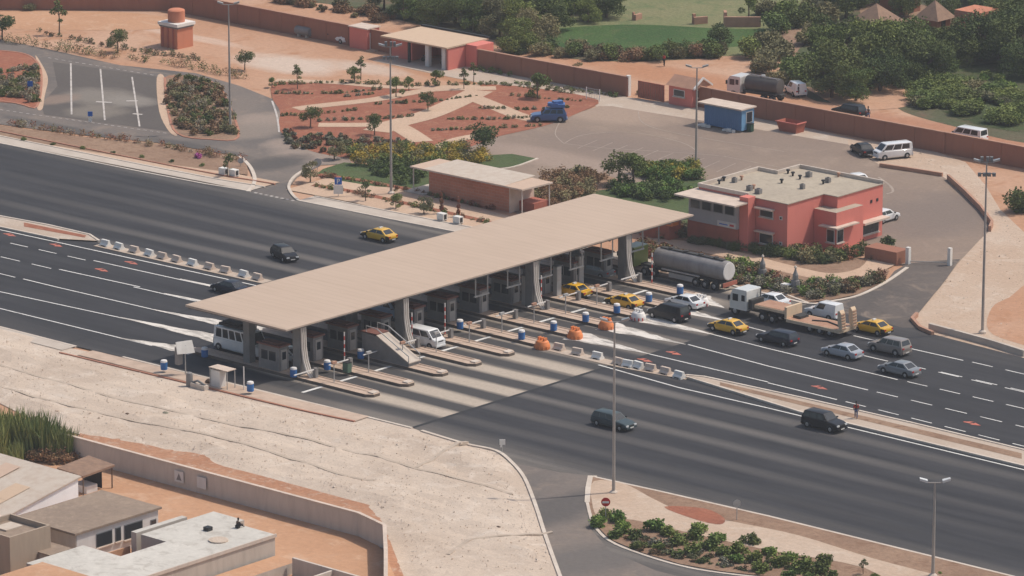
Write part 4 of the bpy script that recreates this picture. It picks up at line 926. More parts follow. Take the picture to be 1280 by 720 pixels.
# low red annex wall right under the canopy end
e = empty('annex', (0, 0), 'low brown red annex with an orange corner beside the canopy end', 'building')
MB().box(-13.5, -9.2, 36.9, 39.0, 0, 2.7).build('walls', M['terra'], e); MB().box(-9.3, -8.2, 36.2, 37.4, 2.0, 3.3).build('corner', M['orangeplastic'], e); MB().box(-13.7, -9.4, 36.7, 39.2, 2.7, 2.82).build('roof', M['creamedge'], e)
for x in (-12.0, -9.6): MB().tube([(x, 35.6, 0), (x, 35.6, 3.3)], .08, 6).build('post', M['lightsteel'], e)
# brick pavilion
e = empty('brick_pavilion', (0, 0), 'long low red brick pavilion with overhanging pale flat roof and thin posts', 'building')
BZ = 3.15
MB().box(-44.2, -31.5, 35.2, 39.0, 0, BZ-.005).build('walls', M['brick'], e)
MB().box(-31.48, -31.3, 34.95, 39.1, 0, BZ-.006).build('end_frame', M['creamedge'], e)
m = MB(); m.prism([(-46.3, 34.2), (-28.8, 34.2), (-28.6, 39.3), (-46.3, 39.3)], BZ, BZ+.18, 0, 1); m.build('roof', [M['creamedge'], M['tinpink']], e)
m = MB(); m.add([(-44.2, 34.3, BZ+.186), (-31.6, 34.3, BZ+.186), (-31.8, 39.9, BZ+.34), (-44.0, 39.9, BZ+.34), (-44.2, 34.3, BZ+.182), (-31.6, 34.3, BZ+.182), (-31.8, 39.9, BZ+.182), (-44.0, 39.9, BZ+.182)], [(0, 1, 2, 3), (0, 1, 5, 4), (1, 2, 6, 5), (2, 3, 7, 6), (3, 0, 4, 7)]); m.build('roof_sheet', M['tinwhite'], e)
for x, y in ((-46.0, 34.5), (-29.1, 34.5), (-46.0, 39.0), (-28.9, 39.0)): MB().tube([(x, y, 0), (x, y, BZ)], .08, 6).build('post', M['ribmat'], e)
MB().box(-47.4, -44.21, 34.3, 39, .1, .22).build('terrace', M['kerbside'], e); MB().box(-31.29, -29.0, 36.5, 39, 0, 1.2).build('low_wall', M['terra'], e)
# open shed in the yard wall
e = empty('open_shed', (0, 0), 'open-fronted red shed with sand-coloured roof and pale pillars built into the yard wall', 'shed')
SH = 2.9
m = MB(); m.box(-99.9, -88.7, 93.6, 93.9, 0, SH); m.box(-88.9, -88.6, 87.3, 93.6, 0, SH-.1); m.box(-99.9, -96.2, 88.6, 93.6, 0, SH-.3); m.build('walls', M['redwall'], e)
for x in (-92.3, -89.4): MB().box(x-.3, x+.3, 87.2, 87.8, 0, SH-.02).build('pillar', M['limewash'], e)
MB().box(-95.9, -95.6, 87.4, 87.7, 0, SH-.02).build('pillar', M['darktrim'], e)
m = MB(); m.prism([(-100.3, 86.9), (-88.5, 86.9), (-88.5, 95.1), (-100.3, 95.1)], SH, SH+.2); m.build('roof', M['shedroof'], e)
MB().box(-100.4, -88.4, 94.9, 95.2, SH+.2, SH+.45).build('rear_parapet', M['darktrim'], e)
MB().box(-88.55, -86.6, 90.6, 93.9, 0, 3.0).build('end_room', M['redwall'], e)
for k, (x, col) in enumerate(((-94.2, 'darktrim'), (-90.8, 'leafgrey'))):
    t = empty('motorbike', (x, 89.2), ['dark motorbike parked inside the open shed on the left', 'motorbike with pale seat parked behind the right pillars of the open shed'][k], 'motorbike')
    for s in (-.6, .6): MB().lathe([(.3, -.06), (.3, .06)], 12, axis='y').build('wheel', M['blackrubber'], t, loc=(s, 0, .3))
    MB().tube([(-.6, 0, .35), (-.2, 0, .7), (.35, 0, .75), (.6, 0, .35)], .1, 6).build('frame', M['chassis'], t); MB().box(-.5, .2, -.14, .14, .75, .88).build('saddle', M[col] if k == 0 else M['limewash'], t)
    MB().tube([(.4, -.35, 1.05), (.4, .35, 1.05)], .03, 6).build('handlebar', M['chassis'], t)
# guard booth, white things by the wall
e = empty('guard_booth', (0, 0), 'small red guard booth with a white door against the yard wall', 'booth')
x, y = g(437, 59); MB().box(x, x+3.2, y, y+2.4, 0, 2.8).build('walls', M['redwall'], e); MB().box(x-.15, x+3.35, y-.15, y+2.55, 2.8, 2.95).build('roof', M['creamedge'], e)
MB().box(x+3.2, x+3.26, y+.5, y+1.6, .05, 2.3).build('door', M['white'], e); MB().box(x+3.25, x+4.6, y-.3, y+2.4, 0, .12).build('step', M['path'], e)
# gatehouse with pitched roof
e = empty('gatehouse', (0, 0), 'small coral gatehouse with a pitched roof at the yard gate', 'gatehouse')
x, y = g(836, 130)
MB().box(x, x+3.8, y, y+3.0, 0, 2.5).build('walls', M['redwall'], e)
m = MB(); m.add([(x-.3, y-.3, 2.5), (x+4.2, y-.3, 2.5), (x+4.2, y+3.3, 2.5), (x-.3, y+3.3, 2.5), (x-.3, y+1.5, 3.6), (x+4.2, y+1.5, 3.6)], [(0, 1, 5, 4), (2, 3, 4, 5), (0, 4, 3), (1, 2, 5), (3, 2, 1, 0)]); m.build('roof', M['cap'], e)
m = MB(); m.add([(x+4.25, y-.35, 2.45), (x+4.25, y+1.5, 3.62), (x+4.25, y+3.35, 2.45), (x+4.25, y-.35, 2.7), (x+4.25, y+1.5, 3.85), (x+4.25, y+3.35, 2.7)] + [(x+4.45, b_, c_) for _, b_, c_ in [(0, y-.35, 2.45), (0, y+1.5, 3.62), (0, y+3.35, 2.45), (0, y-.35, 2.7), (0, y+1.5, 3.85), (0, y+3.35, 2.7)]], [(0, 1, 4, 3), (1, 2, 5, 4), (6, 7, 10, 9), (7, 8, 11, 10), (3, 4, 10, 9), (4, 5, 11, 10), (0, 1, 7, 6), (1, 2, 8, 7), (0, 3, 9, 6), (2, 5, 11, 8)]); m.build('bargeboard', M['limewash'], e)
window(e, x+3.8, 0, y+.8, y+2.2, 1.2, 2.2, '+x'); window(e, x+.8, x+2.6, y, 0, 1.2, 2.1, '-y')
# blue site container
e = empty('site_cabin', (0, 0), 'blue container cabin with a tan overhanging roof and a white window', 'site cabin')
MB().box(-43.1, -37.3, 84.4, 86.9, .25, 2.85).build('walls', M['blue'], e); MB().box(-37.29, -37.2, 84.45, 86.85, .25, 2.8).build('end_wall', M['bluesunlit'], e)
MB().box(-44.0, -37.0, 84.1, 87.1, 2.85, 3.02).build('roof', M['cap'] if False else M['creamedge'], e)
window(e, -37.2, 0, 85.3, 86.5, 1.1, 2.5, '+x', sill=False)
m = MB()
for k in range(18): m.box(-42.95+k*.32, -42.87+k*.32, 84.36, 84.4, .3, 2.8)
m.build('corrugation', M['blue'], e)
for x in (-42.6, -37.9): MB().box(x-.3, x+.3, 84.6, 85.2, 0, .249).build('block', M['kerbside'], e)
x, y = g(938, 165); e = empty('wheelie_bin', (x, y, .05), 'dark green wheeled bin at the corner of the blue cabin', 'bin'); MB().prism([(-.3, -.3), (.3, -.3), (.3, .3), (-.3, .3)], .05, 1.0).build('bin_body', plain('bin green', (.03, .08, .05)), e); MB().box(-.34, .34, -.34, .34, 1.0, 1.07).build('lid', M['darktrim'], e)
for k, (px, py) in enumerate(((884, 158), (915, 164))):
    x, y = g(px, py); e = empty('cement_bags', (x, y-.6, .06), ['white bags lying at the left front of the blue cabin', 'white bags lying at the right front of the blue cabin'][k], 'bags'); m = MB()
    for q in range(5): m.box(-.9+q*.35, -.5+q*.35, -.25+.1*(q % 2), .25, .0, .22+.08*(q % 3), rz=q)
    m.build('bags', M['white'], e)
e = empty('skip', g(976, 164), 'open red metal skip standing below the perimeter wall', 'skip')
m = MB(); m.add([(-.2, 0, 0), (2.4, 0, 0), (2.4, 1.5, 0), (-.2, 1.5, 0), (-.6, -.2, 1.3), (2.6, -.2, 1.3), (2.6, 1.7, 1.3), (-.6, 1.7, 1.3)], [(0, 1, 5, 4), (1, 2, 6, 5), (2, 3, 7, 6), (3, 0, 4, 7), (3, 2, 1, 0)]); m.build('tub', M['stripe'] if False else M['terra'], e); m = MB(); m.box(-.7, 2.7, -.3, -.18, 1.22, 1.34); m.box(2.58, 2.7, -.18, 1.7, 1.22, 1.34); m.build('rim', M['redwall'], e)
# water tower
x, y = g(222, 62); e = empty('water_tower', (x, y), 'terracotta water tower with a square shaft, white ledge and round tank', 'water tower')
MB().box(-3.2, 0, 0, 2.9, 0, 3.0).build('shaft', M['towerpaint'], e)
m = MB()
for k in range(3): m.box(-2.9+k*1.0, -2.6+k*1.0, -.12, -.001, 0, 2.7)
m.build('ribs', M['terra'], e)
MB().box(-3.45, .25, -.25, 3.15, 3.0, 3.4).build('ledge', M['white'], e); MB().box(-3.3, .1, -.1, 3.0, 2.75, 2.998).build('band', M['steel'], e)
MB().lathe([(1.15, 0), (1.15, 1.5), (1.05, 1.6), (.85, 1.68)], 20, (-1.6, 1.45, 3.4)).build('tank', M['towerpaint'], e, smooth=40)
# grey water tank and scrap by the yard wall
x, y = g(380, 46); e = empty('water_tank', (x, y), 'horizontal grey cylindrical tank lying before the yard wall', 'tank'); MB().lathe([(.2, -1.4), (.6, -1.3), (.65, 0), (.6, 1.3), (.2, 1.4)], 12, (0, 0, .8), axis='x').build('drum', M['leafgrey'] if False else M['booth'], e, smooth=50); MB().box(-.9, -.6, -.4, .4, 0, .35).build('cradle', M['kerbside'], e); MB().box(.6, .9, -.4, .4, 0, .35).build('cradle', M['kerbside'], e)
# right service gate
x, y = g(1135, 331); e = empty('service_gate', (x, y), 'two white posts and a thin bar closing the access road to the parking', 'gate')
x2, y2 = g(1187, 333)
MB().box(-.22, .22, -.22, .22, 0, 2.0).build('post', M['white'], e); MB().box(x2-x-.2, x2-x+.2, y2-y-.2, y2-y+.2, 0, 2.1).build('post', M['white'], e)
MB().tube([(0, 0, .45), (x2-x, y2-y, .4)], .05, 6).build('bar', M['polemat'], e)
wall('garden_wall', [(1088, 322), (1128, 330)], 1.5, 2.2, 'wallbrown', 'thick low brown wall left of the service gate', None)
wall('retaining_kerb', [(1100, 209), (1140, 215), (1178, 221)], .5, .3, 'cap', 'low brown retaining kerb below the white minibus', None, 'kerb wall')
wall('retaining_kerb', [(1185, 225), (1205, 243), (1226, 264), (1240, 283), (1237, 290)], .7, .3, 'cap', 'curved low brown retaining kerb round the corner of the parking', None, 'kerb wall')
wall('retaining_kerb', [(1146, 396), (1140, 402), (1150, 413), (1166, 420)], .5, .35, 'cap', 'curved brown kerb at the mouth of the access road', None, 'kerb wall')
wall('retaining_kerb', [(1162, 412), (1200, 422), (1240, 433), (1281, 446)], .7, .4, 'kerbside', 'long low concrete wall along the highway at the right edge', None, 'kerb wall')
# metal mesh gate in the garden
x, y = g(733, 124); e = empty('mesh_gate', (x, y), 'small pale mesh gate at the end of the red garden', 'gate')
for dx in (0, 2.2): MB().tube([(dx, 0, 0), (dx, 0, 1.6)], .06, 6).build('post', M['whiteplastic'], e)
m = MB(); 
for z in (.3, .9, 1.5): m.tube([(0, 0, z), (2.2, 0, z)], .03, 4)
for k in range(6): m.tube([(k*.44, 0, .3), (k*.44, 0, 1.5)], .02, 4)
m.build('mesh', M['lightsteel'], e)

# ------------------------------------------------------------------ houses of the compound, lower left
def G3(pts, z): return [g(*p, z) for p in pts]
# pale shed roof with white gable
e = empty('house', (0, 0), 'house with pale streaked sheet roof and white end wall beside the hut', 'house')
zf = lambda p: 3.3 + (p[1]+77.3)*.18
m = MB(); m.prism([(-6, -87), (15.2, -87), (15.2, -77.3), (-6, -77.3)], 0, lambda p: zf(p)-.02, 0, 0); m.build('walls', M['whitewash'], e)
m = MB(); vs = []
for (x, y) in ((-6.3, -87.4), (15.35, -87.4), (15.35, -77.0), (-6.3, -77.0)): vs.append((x, y, zf((x, y))))
vs += [(x, y, z+.14) for x, y, z in vs]; m.add(vs, [(3, 2, 1, 0), (4, 5, 6, 7), (0, 1, 5, 4), (1, 2, 6, 5), (2, 3, 7, 6), (3, 0, 4, 7)]); m.build('roof', M['tinwhite'], e)
r_ = random.Random(4)
for k in range(26):
    px0 = -6+r_.randrange(0, 10)*2.1; py0 = -87+r_.random()*5.5; w0 = 2.0; l0 = r_.uniform(2, 4.2)
    py1 = min(py0+l0, -77.2); q = [(px0, py0), (px0+w0, py0), (px0+w0, py1), (px0, py1)]; dz = .15+.004*k
    MB().add([(a, b, zf((a, b))+dz) for a, b in q]+[(a, b, zf((a, b))+dz-.003) for a, b in q], [(0, 1, 2, 3), (7, 6, 5, 4), (0, 1, 5, 4), (1, 2, 6, 5), (2, 3, 7, 6), (3, 0, 4, 7)]).build('roof_patch', M[r_.choice(('tinpink', 'tinwhite', 'shedroof', 'limewash', 'roofbrown'))], e)
# brown roof house with windows
e = empty('house', (0, 0), 'house with flat brown roof and a row of dark windows in a white wall', 'house')
z = 3.2; a = g(204, 634, z); b_ = g(92, 667, z); c = g(24, 643, z); d = g(124, 614, z)
x1 = (a[0]+b_[0])/2; y1 = a[1]; y0 = b_[1]; x0 = (c[0]+d[0])/2
m = MB(); m.box(x0+.3, x1-.2, y0+.4, y1-.3, 0, z-.2); m.build('walls', M['limewash'], e)
MB().box(x0, x1, y0, y1, z-.2, z).build('roof', M['roofbrown'], e)
MB().box(x0+.28, x1-.22, y0+.3, y0+.41, 0, z-.22).build('end_wall', M['block'], e)
xw = x1-.2
for (pa, pb, zt, zb) in (((120, 672), (140, 666), 2.5, 1.2), ((144, 666), (151, 663), 2.5, 1.2), ((155, 662), (178, 654), 2.5, 1.1), ((188, 650), (195, 648), 2.2, 1.5)):
    ya = hit(*pa, 0, xw).y; yb = hit(*pb, 0, xw).y; window(e, xw, 0, ya, yb, zb, zt, '+x', frame='steel')
# white grey flat roof house with courtyard
e = empty('house', (0, 0), 'large house with pale grey flat roof and a sunken courtyard', 'house')
z = 3.0; out = G3([(64, 694), (85, 684), (120, 690), (140, 700), (164, 707), (196, 692), (200, 690), (188, 676), (160, 668), (200, 653), (240, 641), (254, 640), (282, 650), (281, 657), (300, 656), (344, 668), (254, 697), (160, 724), (130, 735)], z)
out = [(round(x*2)/2, round(y*2)/2) for x, y in out]
A3 = g(64, 694, z); B3 = g(344, 668, z); C3 = g(254, 640, z); T3 = g(150, 724, z)
yd0, yd1, xd0, xd1 = -90.2, -84.6, 29.6, 34.2
xe = (B3[0]+g(254, 697, z)[0])/2
m = MB()
for (x0_, x1_, y0_, y1_) in ((xd1, xe, -97, B3[1]), (31.0, xd1, yd1, B3[1]), (31.0, 34.9, B3[1], B3[1]+1.2), (A3[0], xd1, -97, yd0), (A3[0]+.3, xd0+.8, yd1, C3[1]-2)):
    m.box(x0_, x1_-.003, y0_, y1_-.003, 0, z, 0, 1)
m.build('walls', [M['stainwall'], M['roofwhite']], e)
MB().box(A3[0], xd0, yd0, yd1, 0, 1.6, 0).build('terrace', M['yardsand'], e); MB().box(xd0+.01, xd1-.01, yd0+.01, yd1-.01, 0, .6).build('court_floor', M['redsoil'], e)
m = MB(); m.box(xe, xe+.12, -97, B3[1]+.1, z-.25, z+.06); m.build('roof_lip', M['block'], e)
MB().lathe([(.9, 0), (.9, .12), (.6, .14)], 12, (g(273, 676, z)[0], g(273, 676, z)[1], z+.004)).build('roof_patch', M['gravel'], e)
MB().box(*(lambda q: (q[0]-.3, q[0]+.3, q[1]-.3, q[1]+.3))(g(260, 663, z)), z+.004, z+.35).build('roof_hatch', M['darktrim'], e)
# water drum on the roofs
# cement block building left
e = empty('house', (0, 0), 'unfinished tan cement block building at the left edge', 'house')
z = 4.4; q = g(12, 672, z); q2 = g(62, 656, z)
m = MB(); X0, X1, Y0, Y1 = q[0]-5.2, q[0]+.0, q[1], q2[1]
m.box(X0, X1, Y0, Y1, 0, z-.5, 0, 1); parapet(m, [(X0+.1, Y0+.1), (X1-.1, Y0+.1), (X1-.1, Y1-.1), (X0+.1, Y1-.1)], z-.498, .5, .2); m.build('walls', [M['blocktan'], M['roofbrown']], e)
MB().box(X0+1, X0+2.6, Y0+2, Y0+4, z-.49, z-.35).build('roof_sheet', M['tinwhite'], e)
window(e, X0+1.2, X0+3.5, Y0, 0, 1.0, 2.8, '-y', frame='block')
t = empty('dish', (X0+1.6, Y0+1.2, z-.49), 'white satellite dish on the tan block building', 'satellite dish'); MB().tube([(0, 0, 0), (0, 0, .6)], .05, 6).build('stand', M['steel'], t); MB().lathe([(.05, 0), (.3, .05), (.5, .18)], 14, (0, 0, .6)).build('reflector', M['white'], t)
e = empty('house', (0, 0), 'grey block wall house corner at the far left edge', 'house')
z = 3.6; q = g(22, 652, z); m = MB(); m.box(q[0]-3.5, q[0], q[1]-9, q[1], 0, z); m.build('walls', M['block'], e); MB().box(q[0]-3.6, q[0]+.1, q[1]-9, q[1]+.1, z, z+.12).build('roof', M['creamedge'], e)
e = empty('store_room', (0, 0), 'small pale block store room before the tan block building', 'store room')
z = 2.2; q = g(78, 690, z); m = MB(); m.box(q[0]-3, q[0], q[1]-1.5, q[1]+1.0, 0, z); m.build('walls', M['stainwall'], e); MB().box(q[0]-3.1, q[0]+.1, q[1]-1.6, q[1]+1.1, z, z+.1).build('roof', M['roofbrown'], e)
e = empty('house', (0, 0), 'house with sandy flat roof at the lower left corner of the picture', 'house')
z = 3.0; q = g(98, 712, z); m = MB(); m.box(q[0]-3.5, q[0]+6, q[1]-16, q[1]-1, 0, z); m.build('walls', M['stainwall'], e); MB().box(q[0]-3.6, q[0]+6.1, q[1]-16.1, q[1]-.9, z, z+.15).build('roof', M['yardsand'], e)
e = empty('yard_wall', (0, 0), 'low rough grey block wall right of the pale roofed house', 'wall')
z = 1.9; q = g(350, 700, z); q2 = g(425, 722, z)
m = MB(); z = 1.15; m.box(xe+.3, xe+2.9, B3[1]-14, B3[1]-.2, 0, z, 0, 1); m.build('block_room', [M['stainwall'], M['yardsand']], e)
m = MB(); m.box(xe+3.25, xe+13, B3[1]-1.2, B3[1]-.95, 0, 1.8); m.box(xe+8, xe+8.25, B3[1]-12, B3[1]-1.2, 0, 1.7); m.build('walls', M['block'], e)
# hut against the wall
x, y = g(108, 612); e = empty('hut', (x, y), 'small pole hut with a thatched flat roof against the compound wall', 'hut')
m = MB(); m.add([(-1.6, -2.2, 2.1), (1.9, -2.2, 2.0), (1.9, 1.9, 2.2), (-1.6, 1.9, 2.4), (-1.6, -2.2, 2.32), (1.9, -2.2, 2.2), (1.9, 1.9, 2.4), (-1.6, 1.9, 2.6)], [(3, 2, 1, 0), (4, 5, 6, 7), (0, 1, 5, 4), (1, 2, 6, 5), (2, 3, 7, 6), (3, 0, 4, 7)]); m.build('roof', M['thatch'], e)
for sx in (-1.4, 1.7):
    for sy in (-2, 1.7): MB().tube([(sx, sy, 0), (sx*1.02, sy, 2.1)], .07, 6).build('pole', M['bark'], e)
MB().box(-1.2, 1.2, .8, .9, .2, 1.9).build('back_screen', M['darkcloth'], e); MB().box(-.6, 1.3, -1.2, .2, 0, .8).build('bench', M['limewash'], e)
x, y = g(321, 634); e = empty('drum', (x, y), 'blue plastic drum lying at the foot of the compound wall', 'drum'); MB().lathe([(.3, -.5), (.42, -.4), (.45, 0), (.42, .4), (.3, .5)], 12, (0, 0, .45), axis='x').build('barrel', M['blueplastic'], e, smooth=40); MB().lathe([(.1, .5), (.1, .55)], 8, (0, 0, .5), axis='x').build('bung', M['whiteplastic'], e)
# painted white squares on the compound wall
for k, px in enumerate((225, 253)):
    p = hit(px, 600, 1, -65.9); e = empty('wall_poster', (p.x, -65.9+.0, 0), ['faded white patch with triangle mark on the compound wall', 'faded white square patch on the compound wall'][k], 'poster')
    MB().box(-.6, .6, -.135, -.115, .7, 1.8).build('sheet', M['limewash'], e)
    if k == 0: m = MB(); m.add([(-.35, -.14, .9), (.35, -.14, .9), (0, -.14, 1.6), (-.35, -.136, .9), (.35, -.136, .9), (0, -.136, 1.6)], [(0, 1, 2), (5, 4, 3), (0, 1, 4, 3), (1, 2, 5, 4), (2, 0, 3, 5)]); m.build('mark', M['booth'], e)
# electric wire pole above compound
# huts of the village top right
for k, (px, py, w_, h_, lab) in enumerate(((1095, 46, 4.2, 2.4, 'thatched hut among the trees left of the brick ruin'), (1168, 40, 3.0, 2.2, 'smaller thatched hut between dark trees'), (1125, 14, 4, 2.4, 'thatched hut at the top edge'))):
    x, y = g(px, py); e = empty('thatched_hut', (x, y), lab, 'hut'); MB().box(-w_/2, w_/2, -w_/2, w_/2, 0, h_).build('walls', M['wallbrown'], e)
    m = MB(); q = w_/2+.6; m.add([(-q, -q, h_-.2), (q, -q, h_-.2), (q, q, h_-.2), (-q, q, h_-.2), (0, 0, h_+2.2)], [(0, 1, 4), (1, 2, 4), (2, 3, 4), (3, 0, 4), (3, 2, 1, 0)]); m.build('roof', M['thatch'], e); MB().box(w_/2, w_/2+.05, -.5, .4, 0, 1.9).build('door', M['darkcloth'], e)
x, y = g(1212, 54); e = empty('brick_ruin', (x, y), 'brown brick block building with pale pillars below, behind the dark trees', 'ruin')
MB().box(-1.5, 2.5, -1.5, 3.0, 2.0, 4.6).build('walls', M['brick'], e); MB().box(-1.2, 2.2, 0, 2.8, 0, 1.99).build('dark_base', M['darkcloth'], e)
for sx in (-1.2, .2, 1.3, 2.3): MB().box(sx-.2, sx+.2, -1.4, -1.0, 0, 1.99).build('pillar', M['creamedge'], e)
for k, (px, py, L_, h_, ang_) in enumerate(((905, 34, 5.0, 1.4, 0), (868, 31, 2.0, 1.0, .4), (795, 26, 1.6, .8, 1.0))):
    x, y = g(px, py); e = empty('mud_ruin', (x, y), ['long low pink mud wall at the far edge of the crop field', 'small broken mud wall left of the long one', 'lone stump of mud wall in the dry field'][k], 'ruin', rz=ROT+ang_)
    MB().box(0, L_, 0, .4, 0, h_).build('wall_body', M['cap'], e); MB().box(0, .4, .4, L_*.4, 0, h_*1.4).build('return_wall', M['cap'], e)

# ------------------------------------------------------------------ vehicles
SPEC = dict(
 sedan=dict(L=4.4, W=1.72, hood=.86, belt=.92, H=1.42, base=(-1.72, 1.18), top=(-.98, .28), rear=.93, n=2),
 hatch=dict(L=4.1, W=1.7, hood=.88, belt=.95, H=1.48, base=(-2.0, 1.0), top=(-1.55, .35), rear=.95, n=2),
 wagon=dict(L=4.6, W=1.75, hood=.86, belt=.93, H=1.48, base=(-2.2, .95), top=(-1.95, .3), rear=.93, n=3),
 suv=dict(L=4.5, W=1.82, hood=1.02, belt=1.08, H=1.72, base=(-2.15, 1.0), top=(-1.9, .45), rear=1.08, n=3, wr=.37),
 mpv=dict(L=4.7, W=1.85, hood=1.0, belt=1.05, H=1.75, base=(-2.25, 1.45), top=(-2.05, .6), rear=1.05, n=3, wr=.34),
 van=dict(L=4.7, W=1.72, hood=1.15, belt=1.15, H=1.95, base=(-2.28, 1.95), top=(-2.2, 1.25), rear=1.15, n=3, wr=.33),
 minibus=dict(L=6.6, W=2.05, hood=1.3, belt=1.32, H=2.55, base=(-3.22, 2.6), top=(-3.15, 1.9), rear=1.32, n=5, wr=.38),
 smallvan=dict(L=4.2, W=1.7, hood=.95, belt=1.02, H=1.8, base=(-2.05, .85), top=(-2.0, .25), rear=1.02, n=2, wr=.31, blind=True),
)
def lerp(a, b, t): return tuple(a[i]+(b[i]-a[i])*t for i in range(3))
def faceq(m, c, u0, u1, v0, v1, off):
    """thin slab lying on the quad c (c00,c10,c11,c01)"""
    c = [Vector(p) for p in c]
    def P_(u, v): return c[0].lerp(c[1], u).lerp(c[3].lerp(c[2], u), v)
    n = (c[1]-c[0]).cross(c[3]-c[0]).normalized()
    q = [P_(u0, v0), P_(u1, v0), P_(u1, v1), P_(u0, v1)]
    m.add([p-n*.01 for p in q]+[p+n*off for p in q], [(4, 5, 6, 7), (0, 1, 5, 4), (1, 2, 6, 5), (2, 3, 7, 6), (3, 0, 4, 7)])
def car(name, kind, col, px, py, ang, label, cat='car', taxi=False, group=None, z=.115, rack=None, col2=None, dirt=0):
    s = SPEC[kind]; x, y = g(px, py); e = empty(name, (x, y, z), label, cat, group, rz=R(ang))
    L, W, H = s['L'], s['W']/2, s['H']; pm = paint(*col) if isinstance(col[0], str) else col
    wr = s.get('wr', .31); xf, xr = L/2-.82, -L/2+.85
    # lower body
    st = [(-L/2, .80*W, .42, s['rear']-.16), (-L/2+.08, .93*W, .30, s['rear']-.04), (-L/2+.35, .98*W, .24, s['rear']), (s['base'][0], W, .22, s['belt']), (-.2, W, .22, s['belt']),
          (s['base'][1], W, .22, s['belt']-.01), (L/2-.45 if kind not in ('van', 'minibus') else L/2-.25, .97*W, .24, s['hood']-.04), (L/2-.12, .92*W, .28, s['hood']-.16), (L/2, .78*W, .38, s['hood']-.30)]
    if kind in ('van', 'minibus'): st[-3] = (L/2-.3, .97*W, .26, s['hood']-.02); st[-2] = (L/2-.08, .93*W, .3, s['hood']-.12); st[-1] = (L/2, .82*W, .38, s['hood']-.35)
    st.sort(key=lambda q: q[0]); m = MB(); vs = []
    for (x_, w_, zl, zt) in st:
        zm = (zl+zt)/2
        for yy, zz in ((-w_*.86, zl), (-w_*.97, zl+.12), (-w_, zm), (-w_*.965, zt-.07), (-w_*.87, zt), (w_*.87, zt), (w_*.965, zt-.07), (w_, zm), (w_*.97, zl+.12), (w_*.86, zl)): vs.append((x_, yy, zz))
    fs = []; mi = []
    for i in range(len(st)-1):
        for k in range(10):
            fs.append((i*10+k, i*10+(k+1) % 10, (i+1)*10+(k+1) % 10, (i+1)*10+k))
            xc = (st[i][0]+st[i+1][0])/2; side = k in (0, 1, 2, 6, 7, 8)
            mi.append(1 if (k == 9) or (taxi and side and (xc > s['base'][1]-.02 or xc < s['base'][0]+.02)) else 0)
    fs += [tuple(range(10))[::-1], tuple(range(len(vs)-10, len(vs)))]; mi += [0, 0]
    m.v = vs; m.f = fs; m.m = mi
    # greenhouse
    b0, b1 = s['base']; t0, t1 = s['top']; wb, wt = W*.93, W*.76 if kind not in ('van', 'minibus') else W*.86
    zb, zt = s['belt']-.03, H
    q = [(b0, -wb, zb), (b1, -wb, zb), (b1, wb, zb), (b0, wb, zb), (t0, -wt, zt-.05), (t1, -wt, zt-.05), (t1, wt, zt-.05), (t0, wt, zt-.05),
         (t0+.12, -wt*.84, zt), (t1-.12, -wt*.84, zt), (t1-.12, wt*.84, zt), (t0+.12, wt*.84, zt)]
    m.add(q, [(0, 1, 5, 4), (1, 2, 6, 5), (2, 3, 7, 6), (3, 0, 4, 7), (4, 5, 9, 8), (5, 6, 10, 9), (6, 7, 11, 10), (7, 4, 8, 11), (8, 9, 10, 11)], 0)
    body = m.build('body', [pm, M['darktrim'] if not taxi else paint('taxi black', (.02, .02, .02))], e, smooth=28)
    G = M['glass']
    mm = MB(); faceq(mm, [q[1], q[2], q[6], q[5]], .07, .93, .1, .93, .012); mm.build('windscreen', G, e)
    if not s.get('blind'):
        mm = MB(); faceq(mm, [q[3], q[0], q[4], q[7]], .1, .9, .14 if kind != 'minibus' else .3, .9, .012); mm.build('rear_window', G, e)
    for sd_, c in ((-1, [q[0], q[1], q[5], q[4]]), (1, [q[2], q[3], q[7], q[6]])):
        n = s['n']; lo, hi = (.06, .93)
        if s.get('blind'): lo_, hi_, n = (.52, .92, 1) if sd_ < 0 else (.08, .48, 1)
        else: lo_, hi_ = lo, hi
        for k in range(n):
            u0 = lo_+(hi_-lo_)*k/n; u1 = lo_+(hi_-lo_)*(k+1)/n-.035
            mm = MB(); faceq(mm, c, u0, u1, .14, .88, .012); mm.build('side_window', G, e)
    for sx in (xf, xr):
        for sy in (-1, 1):
            m = MB(); m.lathe([(wr*.55, -.1), (wr*.93, -.1), (wr, -.07), (wr, .07), (wr*.93, .1), (wr*.55, .1)], 16, axis='y')
            wh = m.build('wheel', M['blackrubber'], e, smooth=50, loc=(sx, sy*(W-.07), wr))
            MB().lathe([(.05, -.112), (wr*.5, -.105), (wr*.6, -.09), (wr*.6, .09), (wr*.5, .105), (.05, .112)], 12, axis='y').build('rim', M['rim'], wh, smooth=40)
            m = MB(); aw = wr*1.16
            vs = [(sx+aw*math.cos(t), sy*(W+.004), wr+aw*math.sin(t)) for t in [math.pi*k/10 for k in range(11)]]
            vs2 = [(a, b-sy*.03, c_) for a, b, c_ in vs]
            m.add(vs+vs2, [tuple(range(11))]+[(k, k+1, 12+k, 11+k) for k in range(10)]); m.build('wheel_arch', M['darktrim'], body)
    hz = s['hood']-.34; rz_ = s['rear']-.28
    for sy in (-1, 1):
        MB().box(L/2-.10, L/2+.005, sy*W*.66-.17, sy*W*.66+.17, hz, hz+.15).build('headlight', M['lamp'], e)
        MB().box(-L/2-.005, -L/2+.10, sy*W*.68-.14, sy*W*.68+.14, rz_, rz_+.17).build('tail_light', M['tail'], e)
        MB().box(b1-.25, b1-.1, sy*(W+.09)-.09, sy*(W+.09)+.09, s['belt'], s['belt']+.13).build('mirror', M['darktrim'], e)
    bc = M['darktrim'] if (dirt or taxi) else pm
